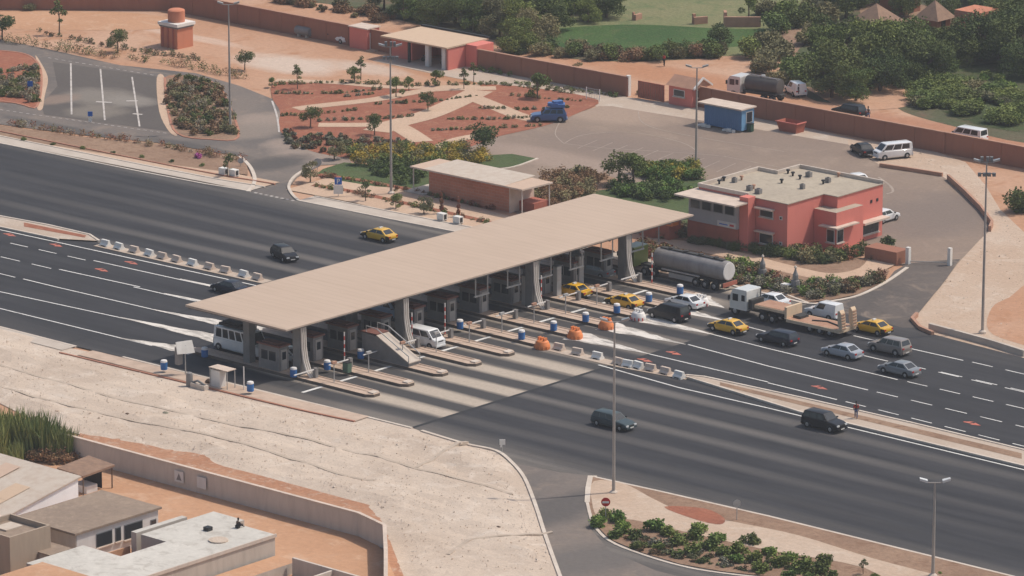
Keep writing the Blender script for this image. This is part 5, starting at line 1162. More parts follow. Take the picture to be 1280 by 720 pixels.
    MB().box(L/2-.05, L/2+.06, -W*.85, W*.85, .32, .50).build('bumper', bc, e); MB().box(-L/2-.06, -L/2+.05, -W*.85, W*.85, .34, .52).build('bumper', bc, e)
    MB().box(L/2+.061, L/2+.07, -.26, .26, .36, .47).build('number_plate', M['white'], e); MB().box(-L/2-.07, -L/2-.061, -.26, .26, .38, .49).build('number_plate', M['white'], e)
    MB().box(L/2-.02, L/2+.01, -W*.42, W*.42, hz, hz+.12).build('grille', M['darktrim'], e)
    if taxi: MB().box(-.35, -.15, -.25, .25, H, H+.13).build('taxi_sign', M['lamp'], e)
    if rack:
        m = MB()
        for yy in (-wt*.8, wt*.8): m.tube([(t0+.3, yy, H+.12), (t1-.2, yy, H+.12)], .03, 5)
        for k in range(4): xx = t0+.3+(t1-t0-.5)*k/3; m.tube([(xx, -wt*.8, H+.12), (xx, wt*.8, H+.12)], .025, 5)
        for xx in (t0+.3, t1-.2):
            for yy in (-wt*.8, wt*.8): m.tube([(xx, yy, H-.03), (xx, yy, H+.12)], .025, 5)
        m.build('roof_rack', M['chassis'], e)
    return e
UP, DN = 180, 0
YEL = ('taxi yellow', (.72, .40, .02)); BLK = ('black', (.018, .018, .02)); WHT = ('white', (.74, .74, .73)); SIL = ('silver', (.36, .38, .41)); GLD = ('warm grey', (.25, .215, .19)); NAV = ('dark navy', (.025, .03, .045)); GRN = ('dark teal grey', (.05, .07, .075)); GRY = ('grey', (.22, .23, .24))
car('taxi', 'sedan', YEL, 474, 301, UP, 'yellow taxi with black wings driving away alone on the upper carriageway', 'taxi', True)
car('taxi', 'sedan', YEL, 780, 385, UP, 'yellow taxi stopped between blue bins in front of the white crash barrier', 'taxi', True)
car('taxi', 'sedan', YEL, 716, 371, UP, 'yellow taxi deep under the canopy behind the third column', 'taxi', True)
car('taxi', 'sedan', YEL, 910, 416, UP, 'yellow taxi left of the low-loader lorry cab', 'taxi', True)
car('taxi', 'sedan', YEL, 1090, 417, UP, 'yellow taxi behind the ramps of the low-loader trailer', 'taxi', True)
car('car', 'hatch', BLK, 356, 325, DN-20, 'black car with bright reflections driving down the upper carriageway near the left blocks')
car('car', 'sedan', NAV, 287, 367, UP, 'dark car half hidden behind the left end of the canopy')
mbz = car('minibus', 'minibus', WHT, 303, 442, DN, 'white minibus with a loaded roof entering at the left end of the canopy', 'minibus', rack=1)
b_ = MB(); b_.box(-2.6, 1.3, -.75, .75, 2.7, 2.95); b_.box(-2.2, .4, -.6, .6, 2.95, 3.15); t = b_.build('roof_load', M['darkcloth'], mbz)
car('car', 'sedan', WHT, 363, 452, DN, 'white car waiting at the first booth behind the first column', z=.115)
car('car', 'van', ('pale blue', (.30, .40, .55)), 482, 396, DN, 'pale blue and white van in shade under the middle of the canopy', 'van')
car('van', 'van', WHT, 530, 433, DN, 'white van leaving the booths beside the second column', 'van')
car('people_carrier', 'mpv', BLK, 836, 400, UP, 'black people carrier behind the white crash barrier')
car('car', 'sedan', WHT, 856, 385, UP, 'white car just beyond the black people carrier')
car('car', 'sedan', WHT, 963, 383, UP, 'white car half hidden behind the lorry cab')
car('car', 'wagon', NAV, 972, 430, UP, 'dark navy estate car beside the low-loader lorry')
car('small_van', 'smallvan', WHT, 1030, 398, UP, 'white small delivery van behind the trailer bed', 'van')
car('car', 'sedan', SIL, 1053, 447, UP, 'silver blue saloon nearest the trailer ramps')
car('car', 'suv', GLD, 1112, 442, UP, 'warm grey off-road car in the outer lane')
car('car', 'sedan', GRY, 1124, 469, UP, 'grey silver saloon, last in the queue at the right')
car('car', 'suv', BLK, 1030, 537, DN, 'black off-road car driving right along the right median')
car('car', 'wagon', GRN, 767, 535, DN, 'dark teal estate car driving right below the tall mast')
car('car', 'sedan', BLK, 1078, 193, 150, 'black car parked on the apron beside the white minibus', z=.06)
car('minibus', 'van', WHT, 1116, 198, 245, 'white minibus parked by the retaining kerb of the apron', 'minibus', z=.06)
car('car', 'sedan', WHT, 1070, 231, 160, 'white car on the apron showing over the roof of the red building', z=.06)
car('car', 'hatch', WHT, 1105, 277, 90, 'white car parked at the right end of the red building', z=.06)
car('car', 'suv', BLK, 1061, 146, UP, 'black off-road car on the dirt track beyond the wall', z=.02)
car('van', 'van', WHT, 1211, 178, UP, 'white van on the dirt track beyond the right part of the wall', 'van', z=.02)
car('car', 'sedan', WHT, 423, 52, 175, 'white car parked by the yard wall left of the guard booth', z=.02)
car('car', 'smallvan', WHT, 994, 118, 150, 'white van under the trees right of the tank lorry', 'van', z=.02)
car('car', 'sedan', GRY, 745, 346, UP, 'grey car in deep shade at the far booths')
# blue loaded pickup
e = car('pickup', 'suv', ('blue', (.05, .11, .26)), 686, 152, 222, 'blue off-road pickup with a pile of blue bundles on top parked by the red garden', 'pickup', z=.06, rack=1)
m = MB(); m.box(-2.0, -.2, -.7, .7, 1.86, 2.25); m.box(-1.7, -.5, -.5, .4, 2.25, 2.6, rz=.3); m.box(-1.2, .1, -.3, .6, 2.0, 2.4, rz=-.2); m.build('roof_load', paint('blue tarp', (.04, .12, .34), .7), e)
def wheel(e, x, y, r, w=.3, hub='rim'):
    wh = MB().lathe([(r*.5, -w/2), (r*.93, -w/2), (r, -w/2+.05), (r, w/2-.05), (r*.93, w/2), (r*.5, w/2)], 18, axis='y').build('wheel', M['blackrubber'], e, smooth=50, loc=(x, y, r))
    MB().lathe([(.08, -w/2-.03), (r*.45, -w/2-.01), (r*.56, -w/2+.03), (r*.56, w/2-.03), (r*.45, w/2+.01), (.08, w/2+.03)], 12, axis='y').build('rim', M[hub], wh, smooth=40)
def cab(e, x0, col, H=2.9, L=2.0, W=1.2):
    """lorry cab, front at x0+L"""
    m = MB(); pr = [(x0, .75), (x0+L-.05, .75), (x0+L, 1.5), (x0+L-.12, 2.3), (x0+L-.4, H-.1), (x0+L-.6, H), (x0+.05, H), (x0, H-.1)]
    n = len(pr); vs = [(x, y*W, z) for y in (-1, 1) for x, z in pr]
    m.add(vs, [tuple(range(n)), tuple(range(2*n-1, n-1, -1))]+[(k, (k+1) % n, n+(k+1) % n, n+k) for k in range(n)]); c = m.build('cab', paint(*col), e, smooth=25)
    m = MB(); faceq(m, [(x0+L+.0, -W*.95, 1.55), (x0+L, W*.95, 1.55), (x0+L-.36, W*.9, H-.2), (x0+L-.36, -W*.9, H-.2)], .04, .96, .05, .95, .05); m.build('windscreen', M['glass'], c)
    for s in (-1, 1):
        MB().box(x0+L-1.15, x0+L-.4, s*W-.015, s*W+.015, 1.65, 2.4).build('side_window', M['glass'], c)
        MB().box(x0+.25, x0+.7, s*W-.015, s*W+.015, 1.75, 2.4).build('side_window', M['glass'], c)
        MB().box(x0+L-.04, x0+L+.06, s*W*.75-.18, s*W*.75+.18, .8, 1.0).build('headlight', M['lamp'], c)
        MB().box(x0+L-.1, x0+L, s*(W+.18)-.12, s*(W+.18)+.12, 1.7, 2.2).build('mirror', M['darktrim'], c)
    MB().box(x0+L-.2, x0+L+.1, -W, W, .45, .74).build('bumper', M['darktrim'], c); MB().box(x0+L, x0+L+.04, -W*.7, W*.7, 1.05, 1.4).build('grille', M['darktrim'], c)
    return c
# low-loader
x, y = g(905, 392); 
e = empty('lowloader_lorry', (g(930, 393)[0], 17.9, .115), 'white-cabbed lorry pulling an empty rusty low-loader trailer with raised cream ramps', 'lorry', rz=R(180))
cab(e, -1.4, ('lorry white', (.66, .66, .62)), 2.95, 2.3)
m = MB(); m.box(-5.6, .8, -.45, .45, .65, .95); m.build('chassis', M['chassis'], e)
for xx in (.2, -3.6, -4.9):
    for s in (-1, 1): wheel(e, xx, s*1.0, .52, .36 if xx > 0 else .55)
m = MB(); m.box(-2.0, -1.5, -1.0, 1.0, .95, 2.0); m.build('exhaust_stack', M['chassis'], e); MB().tube([(-1.6, -.9, 1), (-1.6, -.9, 2.9)], .08, 8).build('exhaust_pipe', M['steel'], e)
tr = M['rustdeck']
m = MB(); m.add([(-2.6, -1.25, 1.45), (-6.6, -1.25, 1.45), (-6.6, 1.25, 1.45), (-2.6, 1.25, 1.45), (-2.6, -1.25, 1.75), (-6.6, -1.25, 1.75), (-6.6, 1.25, 1.75), (-2.6, 1.25, 1.75)], [(3, 2, 1, 0), (4, 5, 6, 7), (0, 1, 5, 4), (1, 2, 6, 5), (2, 3, 7, 6), (3, 0, 4, 7)]); m.build('gooseneck', tr, e)
m = MB(); m.box(-6.9, -6.6, -1.3, 1.3, .85, 2.15); m.box(-6.6, -2.6, 1.26, 1.36, 1.4, 1.7); m.box(-6.6, -2.6, -1.36, -1.26, 1.4, 1.7); m.build('neck_frame', M['creamsteel'], e)
m = MB(); m.box(-13.6, -6.9, -1.3, 1.3, .72, .98); m.build('deck', tr, e); m = MB(); m.box(-13.6, -6.9, 1.31, 1.42, .62, .96); m.box(-13.6, -6.9, -1.42, -1.31, .62, .96); m.box(-14.0, -13.61, -1.4, 1.4, .6, 1.0); m.build('side_rails', M['creamsteel'], e)
for xx in (-10.0, -11.3, -12.6):
    for s in (-1, 1): wheel(e, xx, s*1.12, .44, .5)
for s in (-1, 1):
    m = MB(); x0 = -13.9
    vs = []
    for yy in (s*.95-.35, s*.95+.35): vs += [(x0, yy, .9), (x0-.35, yy, .9), (x0-.15, yy, 2.75), (x0+.05, yy, 3.05), (x0+.3, yy, 2.9), (x0+.25, yy, 1.6)]
    m.add(vs, [tuple(range(6)), tuple(range(11, 5, -1))]+[(k, (k+1) % 6, 6+(k+1) % 6, 6+k) for k in range(6)]); r_ = m.build('ramp', M['creamsteel'], e)
    m = MB()
    for k in range(6): m.box(x0-.40+.03*k, x0-.33+.03*k, s*.95-.3, s*.95+.3, 1.05+k*.3, 1.15+k*.3)
    m.build('ramp_cleats', M['rustdeck'], r_)
m = MB(); m.box(-8.2, -7.2, -.8, .6, .98, 1.25); m.tube([(-9.5, .3, 1.05), (-11, -.4, 1.05), (-13, .2, 1.05)], .08, 6); m.build('chains', M['chassis'], e)
# big tank trailer
xt = g(906, 366)[0]; e = empty('tank_trailer', (xt, 24.3, .115), 'long grey weathered tank lorry beside the planting at the far end of the toll plaza', 'tank lorry', rz=R(180))
m = MB(); prof = [(.75, -.02), (1.0, .06), (1.08, .25), (1.10, 3.0), (1.10, 9.5), (1.04, 9.85), (.7, 10.0)]
m.lathe(prof, 24, (0, 0, 2.15), axis='x'); ob = m.build('tank', M['tanksteel'], e, smooth=35)
MB().lathe([(.9, -.05), (.99, -.03), (.99, .03)], 24, (0, 0, 2.15), axis='x').build('end_cap', M['limewash'], ob)  # end face whitened: sunlight on this side put into the colour
m = MB(); m.box(.6, 9.4, -.3, .3, 3.22, 3.34)
for k in range(4): m.lathe([(.3, 3.3), (.3, 3.45), (.1, 3.5)], 10, (1.8+k*2.1, 0, 0))
m.build('walkway', M['chassis'], e)
m = MB(); m.box(0, 12, -.5, .5, .75, 1.1); m.box(-.1, .1, -1.2, 1.2, .5, 1.0); m.build('chassis', M['chassis'], e)
m = MB(); m.box(-.2, -.1, -1.2, 1.2, .55, 1.0); m.build('rear_bar', M['terra'], e)
m = MB(); m.box(3.2, 8.5, 1.05, 1.2, 1.15, 1.3); m.box(3.2, 8.5, -1.2, -1.05, 1.15, 1.3); m.box(3.6, 7.5, .9, 1.15, .45, .95); m.build('side_guard', M['lightsteel'], e)
for xx in (1.1, 2.4, 3.7, 9.6, 10.9, 13.6):
    for s in (-1, 1): wheel(e, xx, s*1.0, .5, .45)
cab(e, 12.4, ('lorry green', (.17, .21, .04)), 2.9, 2.2)
# old tank lorry on the dirt track
x, y = g(938, 122); e = empty('tank_lorry', (x+1.5, y, .02), 'old lorry with white cab and dark sooty tank on the dirt track', 'tank lorry', rz=R(186))
cab(e, 2.2, ('dull white', (.62, .60, .57)), 2.8, 2.0)
MB().lathe([(.5, -3.2), (.95, -3.1), (1.02, -2.8), (1.02, 1.5), (.95, 1.75), (.5, 1.85)], 20, (0, 0, 2.0), axis='x').build('tank', M['darktank'], e, smooth=35)
m = MB(); m.box(-3.6, 3.2, -.5, .5, .7, 1.05); m.box(-3.0, 1.6, -1.1, 1.1, 1.0, 1.15); m.build('chassis', M['chassis'], e)
m = MB(); m.lathe([(.3, 3.0), (.3, 3.2), (.1, 3.25)], 10, (-.5, 0, 0)); m.tube([(-2.8, .4, 3.0), (1.4, .4, 3.2)], .05, 6); m.build('hatch', M['lightsteel'], e)
for xx in (3.2, -1.3, -2.5):
    for s in (-1, 1): wheel(e, xx, s*1.0, .5, .4, 'steel')
# ------------------------------------------------------------------ people
def skin_mesh(name, joints, bones, mats, mat_fn=None):
    me = bpy.data.meshes.new('tmp'); keys = list(joints); me.from_pydata([joints[k][0] for k in keys], [(keys.index(a), keys.index(b)) for a, b in bones], [])
    o = bpy.data.objects.new('tmp', me); C.objects.link(o); md = o.modifiers.new('s', 'SKIN'); md.use_smooth_shade = True
    if not me.skin_vertices:
        with bpy.context.temp_override(object=o, active_object=o, selected_objects=[o]): bpy.ops.mesh.customdata_skin_add()
    for k, sv in zip(keys, me.skin_vertices[0].data): sv.radius = joints[k][1]; sv.use_root = (k == 'pelvis')
    o.modifiers.new('u', 'SUBSURF').levels = 1
    dg = bpy.context.evaluated_depsgraph_get(); r = bpy.data.meshes.new_from_object(o.evaluated_get(dg)); bpy.data.objects.remove(o)
    r.name = name; r.materials.clear()
    for mt in mats: r.materials.append(mt)
    return r
def person(px, py, rz, label, top, bottom, z=.02, pose='stand'):
    x, y = g(px, py, z); e = empty('person', (x, y, z), label, 'person', rz=rz)
    if pose == 'walk': lx = ((.02, .28), (.0, -.22)); az = (.25, -.2)
    elif pose == 'sit': lx = None; az = (.2, .2)
    else: lx = ((.02, .03), (.02, -.03)); az = (.06, -.02)
    r = lambda a: (a, a)
    if pose == 'sit':
        J = {'pelvis': ((0, 0, .14), (.15, .12)), 'chest': ((.04, 0, .48), (.16, .11)), 'neck': ((.07, 0, .66), r(.055)), 'head': ((.10, 0, .80), (.095, .10)), 'crown': ((.10, 0, .88), (.075, .08))}
        for s, n in ((1, 'l'), (-1, 'r')): J.update({'hip'+n: ((.03, s*.1, .13), r(.085)), 'knee'+n: ((.42, s*.13, .30), r(.06)), 'ank'+n: ((.56, s*.12, .07), r(.04)), 'toe'+n: ((.72, s*.13, .03), r(.035)),
            'sho'+n: ((.05, s*.19, .56), r(.055)), 'elb'+n: ((.22, s*.22, .36), r(.042)), 'wri'+n: ((.42, s*.12, .36), r(.03)), 'hand'+n: ((.50, s*.1, .35), r(.028))})
    else:
        J = {'pelvis': ((0, 0, .93), (.15, .11)), 'chest': ((.01, 0, 1.25), (.17, .11)), 'neck': ((.01, 0, 1.47), r(.055)), 'head': ((.03, 0, 1.60), (.09, .10)), 'crown': ((.02, 0, 1.69), (.075, .085))}
        for s, n, k in ((1, 'l', 0), (-1, 'r', 1)):
            fx = lx[k][1]; a_ = az[k]
            J.update({'hip'+n: ((0, s*.09, .86), r(.085)), 'knee'+n: ((fx*.55+.03, s*.1, .48), r(.06)), 'ank'+n: ((fx, s*.1, .08), r(.042)), 'toe'+n: ((fx+.16, s*.11, .035), r(.036)),
              'sho'+n: ((0, s*.19, 1.38), r(.055)), 'elb'+n: ((-a_*.2, s*.25, 1.10), r(.042)), 'wri'+n: ((a_*.5, s*.25, .87), r(.03)), 'hand'+n: ((a_*.6, s*.24, .78), r(.028))})
    Bn = [('pelvis', 'chest'), ('chest', 'neck'), ('neck', 'head'), ('head', 'crown')]
    for n in 'lr': Bn += [('pelvis', 'hip'+n), ('hip'+n, 'knee'+n), ('knee'+n, 'ank'+n), ('ank'+n, 'toe'+n), ('chest', 'sho'+n), ('sho'+n, 'elb'+n), ('elb'+n, 'wri'+n), ('wri'+n, 'hand'+n)]
    me = skin_mesh('body', J, Bn, [M['skin']]); b = bpy.data.objects.new('body', me); C.objects.link(b); b.parent = e
    gr = lambda j, f: (j[0], tuple(v*f+.012 for v in j[1]))
    ks = ['pelvis', 'chest']+[a+n for n in 'lr' for a in ('sho', 'elb')]
    me = skin_mesh('shirt', {k: gr(J[k], 1.12) for k in ks}, [('pelvis', 'chest')]+[(a, b_+n) if a != 'sho' else ('sho'+n, b_+n) for n in 'lr' for a, b_ in (('chest', 'sho'), ('sho', 'elb'))], [M[top]]); o = bpy.data.objects.new('shirt', me); C.objects.link(o); o.parent = e
    ks = ['pelvis']+[a+n for n in 'lr' for a in ('hip', 'knee', 'ank')]
    me = skin_mesh('trousers', {k: gr(J[k], 1.1) for k in ks}, [x_ for n in 'lr' for x_ in (('pelvis', 'hip'+n), ('hip'+n, 'knee'+n), ('knee'+n, 'ank'+n))], [M[bottom]]); o = bpy.data.objects.new('trousers', me); C.objects.link(o); o.parent = e
    hc = J['crown'][0]; MB().lathe([(.085, -.06), (.095, 0), (.075, .06), (.03, .09)], 12, (hc[0]-.015, 0, hc[2])).build('hair', M['hair'], e, smooth=50)
    hd = J['head'][0]; m = MB(); m.add([(hd[0]+.09, -.015, hd[2]-.01), (hd[0]+.09, .015, hd[2]-.01), (hd[0]+.125, 0, hd[2]-.02), (hd[0]+.09, 0, hd[2]+.04)], [(0, 1, 2), (0, 2, 3), (1, 3, 2), (0, 3, 1)]); m.build('nose', M['skin'], b)
    return e
person(1070, 523, 2.2, 'person in a red top and blue trousers walking on the right median', 'redcloth', 'jeans', .27, 'walk')
person(830, 83, 1.2, 'person in dark reddish clothes standing on the dirt track by the crop field', 'redcloth', 'darkcloth')
person(998, 122, .6, 'person in dark clothes standing by the white van under the trees', 'darkcloth', 'darkcloth')
person(297, 660, 1.5, 'person in dark clothes sitting on the pale roof', 'darkcloth', 'darkcloth', 3.02, 'sit')
person(1085, 150, -.6, 'person in pale top walking behind the black off-road car on the dirt track', 'limewash', 'jeans', pose='walk')

# ------------------------------------------------------------------ vegetation
def leaf_blob(m, lobes, n, size, rs, shell=.55, flat=1.0):
    tot = sum(l[3]**2 for l in lobes)
    for (lx, ly, lz, lr, *fz) in lobes:
        kz = fz[0] if fz else .8
        for _ in range(int(n*lr*lr/tot)):
            while True:
                d = Vector((rs.gauss(0, 1), rs.gauss(0, 1), rs.gauss(0, 1)))
                if d.length > .1: break
            d.normalize(); rr = lr*(shell+(1-shell)*rs.random()**.6)*(.85+.3*rs.random())
            # cut clumps out so the outline is uneven
            if math.sin(d.x*5+lx*3)*math.sin(d.y*6+ly)*math.sin(d.z*5+lz*2) > .22: rr *= .68
            c = Vector((lx+d.x*rr, ly+d.y*rr, lz+d.z*rr*kz))
            if c.z < .05: c.z = .05+rs.random()*.15
            a = Vector((rs.gauss(0, 1), rs.gauss(0, 1), rs.gauss(0, .7))).normalized(); b = a.cross(Vector((rs.gauss(0, 1), rs.gauss(0, 1), rs.gauss(0, 1)))).normalized()
            s = size*rs.uniform(.55, 1.25); a *= s; b *= s*.6
            m.add([c-a, c-b*.9, c+a, c+b], [(0, 1, 2, 3)])
    return m
def tree_proto(name, lobes, n, size, mat, trunk_h, tr, seed, limbs=4):
    rs = random.Random(seed); e = empty(name, (0, 0), 'x', 'tree'); m = MB()
    m.tube([(0, 0, 0), (.05, .02, trunk_h*.5), (0, .08, trunk_h)], [tr*1.3, tr, tr*.8], 8)
    for l in sorted(lobes, key=lambda q: -q[3])[:limbs]:
        m.tube([(0, .05, trunk_h*.8), (l[0]*.4, l[1]*.4, (trunk_h+l[2])*.5), (l[0]*.85, l[1]*.85, l[2])], [tr*.7, tr*.45, tr*.2], 6)
    m.build('trunk', M['bark'], e); leaf_blob(MB(), lobes, n, size, rs).build('crown', M[mat], e); return e
def rand_lobes(rs, R_, h0, h1, k, lr):
    out = []
    for _ in range(k):
        t = rs.random()*6.283; r = R_*math.sqrt(rs.random()); out.append((math.cos(t)*r, math.sin(t)*r, rs.uniform(h0, h1)-(r/R_)*(h1-h0)*.35, rs.uniform(*lr)))
    return out
rs = random.Random(11)
P_ = {}
for k, (mat) in enumerate(('leafdark', 'leafmid', 'leafdark', 'leafolive')):
    P_['big%d' % k] = tree_proto('leafy_tree', rand_lobes(rs, 3.0, 2.4, 5.8, 15, (1.0, 1.9)), 8600, .155, mat, 2.6, .22, 20+k)
for k, (mat) in enumerate(('leafmid', 'leafdark', 'leafolive')):
    P_['mid%d' % k] = tree_proto('small_tree', rand_lobes(rs, 1.1, 1.4, 3.1, 8, (.45, .85)), 2000, .11, mat, 1.7, .09, 40+k)
P_['spindly'] = tree_proto('young_tree', [(0, 0, 2.7, .5), (.5, .2, 2.2, .38), (-.55, -.1, 2.35, .4), (.2, -.4, 1.6, .3), (-.2, .3, 3.2, .35)], 420, .12, 'leafdark', 2.4, .06, 50, 5)
P_['column'] = tree_proto('columnar_shrub', [(0, 0, .8, .28, 1.5), (0, 0, 1.6, .24, 1.6), (.05, 0, 2.4, .16, 1.6), (0, 0, 2.9, .09, 2)], 700, .09, 'leafred', 1.6, .05, 51, 1)
def shrub_proto(name, R_, H_, mat, n, seed, size=.12):
    r_ = random.Random(seed); m = MB(); leaf_blob(m, rand_lobes(r_, R_*.6, H_*.25, H_*.75, 6, (R_*.35, R_*.65)), n, size, r_, .35); o = m.build(name, M[mat]); tag(o, 'x', 'shrub'); return o
for k, mat in enumerate(('leafmid', 'leafdark', 'leafolive', 'leafbrown', 'leafred', 'leafbright', 'leafyellow', 'leafgrey', 'pink')):
    P_['s_'+mat] = shrub_proto('shrub', .8, 1.1, mat, 700, 60+k)
    P_['b_'+mat] = shrub_proto('bush', 1.9, 2.3, mat, 2400, 80+k, .15) if mat in ('leafmid', 'leafdark', 'leafolive', 'leafbrown') else None
used = set()
def plant(key, px, py, lab, cat=None, sc=1.0, group=None, name=None, hz=1.0):
    x, y = g(px, py); p = P_[key]; s = sc*rnd.uniform(.88, 1.14)
    if key in used: o = dup(p, (x, y, .02), rnd.uniform(0, 6.28), scale=(s, s, s*hz*rnd.uniform(.9, 1.1)))
    else: used.add(key); o = p; o.location = (x, y, .02); o.rotation_euler.z = rnd.uniform(0, 6.28); o.scale = (s, s, s*hz)
    o['label'] = lab; o['category'] = cat or ('tree' if key[0] in 'bm' and '_' not in key else 'shrub')
    if group: o['group'] = group
    if name: o.name = name
    return o
# wood at the top centre
W1 = 'trees of the wood at the top centre'
for (px, py, k, s) in ((505, 20, 1, .8), (530, 12, 0, 1), (548, 28, 2, .8), (570, 22, 0, 1.1), (592, 34, 1, .9), (612, 14, 2, 1.1), (625, 38, 3, .9), (640, 24, 0, 1.1), (655, 44, 1, .9), (668, 18, 2, 1.2), (672, 52, 3, .9), (690, 32, 0, .95), (705, 14, 1, 1), (725, 6, 2, 1), (745, 10, 0, .9), (758, 16, 2, .7), (560, 4, 3, 1), (640, 2, 1, 1.2), (590, 2, 2, 1), (690, -4, 0, 1.1), (480, 6, 3, .8), (735, 22, 1, .6), (645, 58, 1, .7)):
    plant('big%d' % k, px, py+6, 'dense dark leafy tree in the wood at the top centre', 'tree', s*.95, W1)
BL = 'low bushes along the dirt track below the crop field'
for k in range(26):
    px = 640+k*10.5+rnd.uniform(-3, 3); py = 58+k*.9+rnd.uniform(-3, 5) if k < 12 else 72-(k-12)*.5+rnd.uniform(-4, 2)
    if 826 < px < 838: continue
    plant(rnd.choice(['b_leafolive', 'b_leafdark', 'b_leafbrown', 'b_leafmid']), px, py+4, 'low bush at the edge of the dirt track below the crop field', 'bush', rnd.uniform(.75, 1.05), BL)
plant('mid1', 900, 66, 'rounded dark tree rising from the bushes before the crop field', 'tree', 1.3); plant('mid0', 936, 22, 'lone tree in the dry field at the top', 'tree', 1.1)
W2 = 'bushes on the slope left of the thatched huts'
for (px, py) in ((960, 60), (972, 40), (985, 26), (1000, 34), (1012, 18), (960, 20), (975, 70), (1020, 44), (1005, 56), (968, 84), (985, 96), (1002, 104), (955, 92), (972, 104), (1030, 26), (940, 72)):
    plant(rnd.choice(['b_leafolive', 'b_leafmid', 'b_leafdark']), px, py, 'olive green bush on the slope between crop field and big trees', 'bush', rnd.uniform(1, 1.4), W2)
W3 = 'big spreading trees right of the tank lorry'
for (px, py, k, s) in ((1028, 92, 1, 1.1), (1048, 84, 0, 1.1), (1060, 112, 0, 1.2), (1085, 100, 1, 1.1), (1105, 92, 0, 1.0), (1120, 100, 2, 1.15), (1140, 84, 1, 1.1), (1155, 100, 0, 1.0), (1165, 90, 2, .8), (1040, 122, 0, 1.0), (1100, 114, 2, .95), (1070, 126, 1, .8), (1175, 96, 1, .7), (1142, 106, 0, .7)):
    plant('big%d' % k, px, py, 'big spreading dark tree in the clump right of the old tank lorry', 'tree', s, W3)
W4 = 'dark trees round the village at the top right'
for (px, py, k, s) in ((1040, 10, 2, 1), (1058, 22, 0, .9), (1075, 6, 2, .9), (1190, 78, 0, .8), (1210, 80, 2, .8), (1225, 76, 0, 1.1), (1248, 74, 2, 1.2), (1272, 82, 0, 1.2), (1262, 50, 2, 1.1), (1290, 60, 0, 1.2), (1240, 8, 0, 1.1), (1270, 16, 2, 1.2), (1300, 30, 0, 1), (1215, 2, 2, 1), (1118, 58, 2, .7), (1150, 66, 0, .75), (1180, 30, 2, .7), (1130, 22, 0, .6), (1245, 34, 2, .9), (1100, 2, 0, .9), (1285, 96, 2, .9)):
    plant('big%d' % k, px, py, 'dark shady tree near the thatched huts', 'tree', s, W4)
W5 = 'green bushes above the right dirt track'
for k in range(62):
    px = 1140+rnd.random()*140; py = 118+(px-1140)*.22+rnd.uniform(-22, 14)
    plant(rnd.choice(['b_leafmid', 'b_leafdark', 'b_leafolive', 'b_leafmid']), px, py, 'low green bush above the dirt track at the right', 'bush', rnd.uniform(.7, 1.15), W5, hz=.7)
for k in range(16): plant(rnd.choice(['s_leafbright', 's_leafmid']), 1200+rnd.random()*80, 96+rnd.random()*40, 'bright low plant in the green patch at the right', 'plant', rnd.uniform(.8, 1.3), 'bright plants of the right green patch')
W6 = 'dry scrub beside the dirt track at the top left'
for k in range(34):
    px = 225+k*8+rnd.uniform(-4, 4); py = -22+(px-225)*.19+rnd.uniform(-5, 3)
    plant(rnd.choice(['b_leafbrown', 'b_leafolive', 's_leafbrown', 's_leafolive', 'b_leafbrown']), px, py, 'dry brownish scrub bush beside the dirt track', 'bush', rnd.uniform(.6, 1), W6)
plant('mid1', 134, 10, 'dark tree standing before the wall at the top left', 'tree', .8); plant('b_leafolive', 36, 13, 'grey green bush against the far left wall', 'bush', .6); plant('b_leafdark', 262, 18, 'dark bush against the wall right of the water tower', 'bush', .7)
plant('b_leafdark', 1276, 264, 'dark rounded bush on the pale shoulder at the right edge', 'bush', 1.25)
# named single trees of the yard edge
for (px, py, key, s, lab) in ((3, 50, 'mid1', 1.1, 'dark small tree at the left edge beside the side road'), (74, 44, 'spindly', 1.35, 'spindly tree with a few dark clumps by the upper side road'), (147, 66, 'mid1', .95, 'dark green young tree left of the water tower'), (306, 88, 'mid1', .75, 'dark young tree right of the tall mast'),
    (372, 112, 'spindly', 1.0, 'spindly young tree at the left of the red garden'), (340, 110, 'mid0', .5, 'small round tree left of the red garden'), (443, 104, 'mid0', .7, 'bushy young tree at the top of the red garden'), (451, 100, 'spindly', .8, 'thin tree beside the bushy young tree'), (545, 108, 'mid0', .6, 'round young tree at the top of the garden'), (495, 122, 'mid0', .85, 'green young tree left centre of the garden'), (511, 114, 'mid0', .6, 'small green tree right of the mast in the garden'),
    (580, 112, 'spindly', .7, 'thin tree at the top right of the garden'), (592, 103, 'spindly', .75, 'thinner taller tree at the top right of the garden'), (584, 80, 'mid0', .85, 'umbrella-shaped tree before the end of the open shed'), (672, 124, 'mid0', 1.0, 'leafy young tree behind the blue pickup'), (535, 138, 'mid1', .75, 'dark round tree in the middle of the red garden'), (468, 170, 'mid1', .75, 'dark tree where the garden paths meet'), (388, 160, 'mid1', .85, 'dark low tree at the left end of the garden'), (604, 198, 'mid1', 1.25, 'dark tree behind the yellowing hedge'), (418, 200, 'mid2', .9, 'grey green tree at the corner of the lawn'),
    (773, 232, 'mid1', 1.25, 'spreading green tree behind the canopy'), (792, 234, 'mid0', 1.3, 'fuller green tree behind the canopy'), (457, 252, 'spindly', .8, 'thin young tree on the upper verge'), (495, 262, 'mid0', .6, 'small tree at the foot of the tall cluster mast'), (388, 228, 'mid2', .8, 'olive tree at the verge corner'), (530, 268, 'mid2', .6, 'olive small tree before the white cases'),
    (285, 222, 'spindly', .75, 'thin dark tree near the tip of the planted strip'), (722, 96, 'mid2', .6, 'little olive tree rising over the perimeter wall'), (800, 118, 's_leafolive', .9, 'tangle of dry climber on the yard gate')):
    plant(key, px, py, lab, 'tree' if key[0] == 'm' or key == 'spindly' else 'shrub', s)
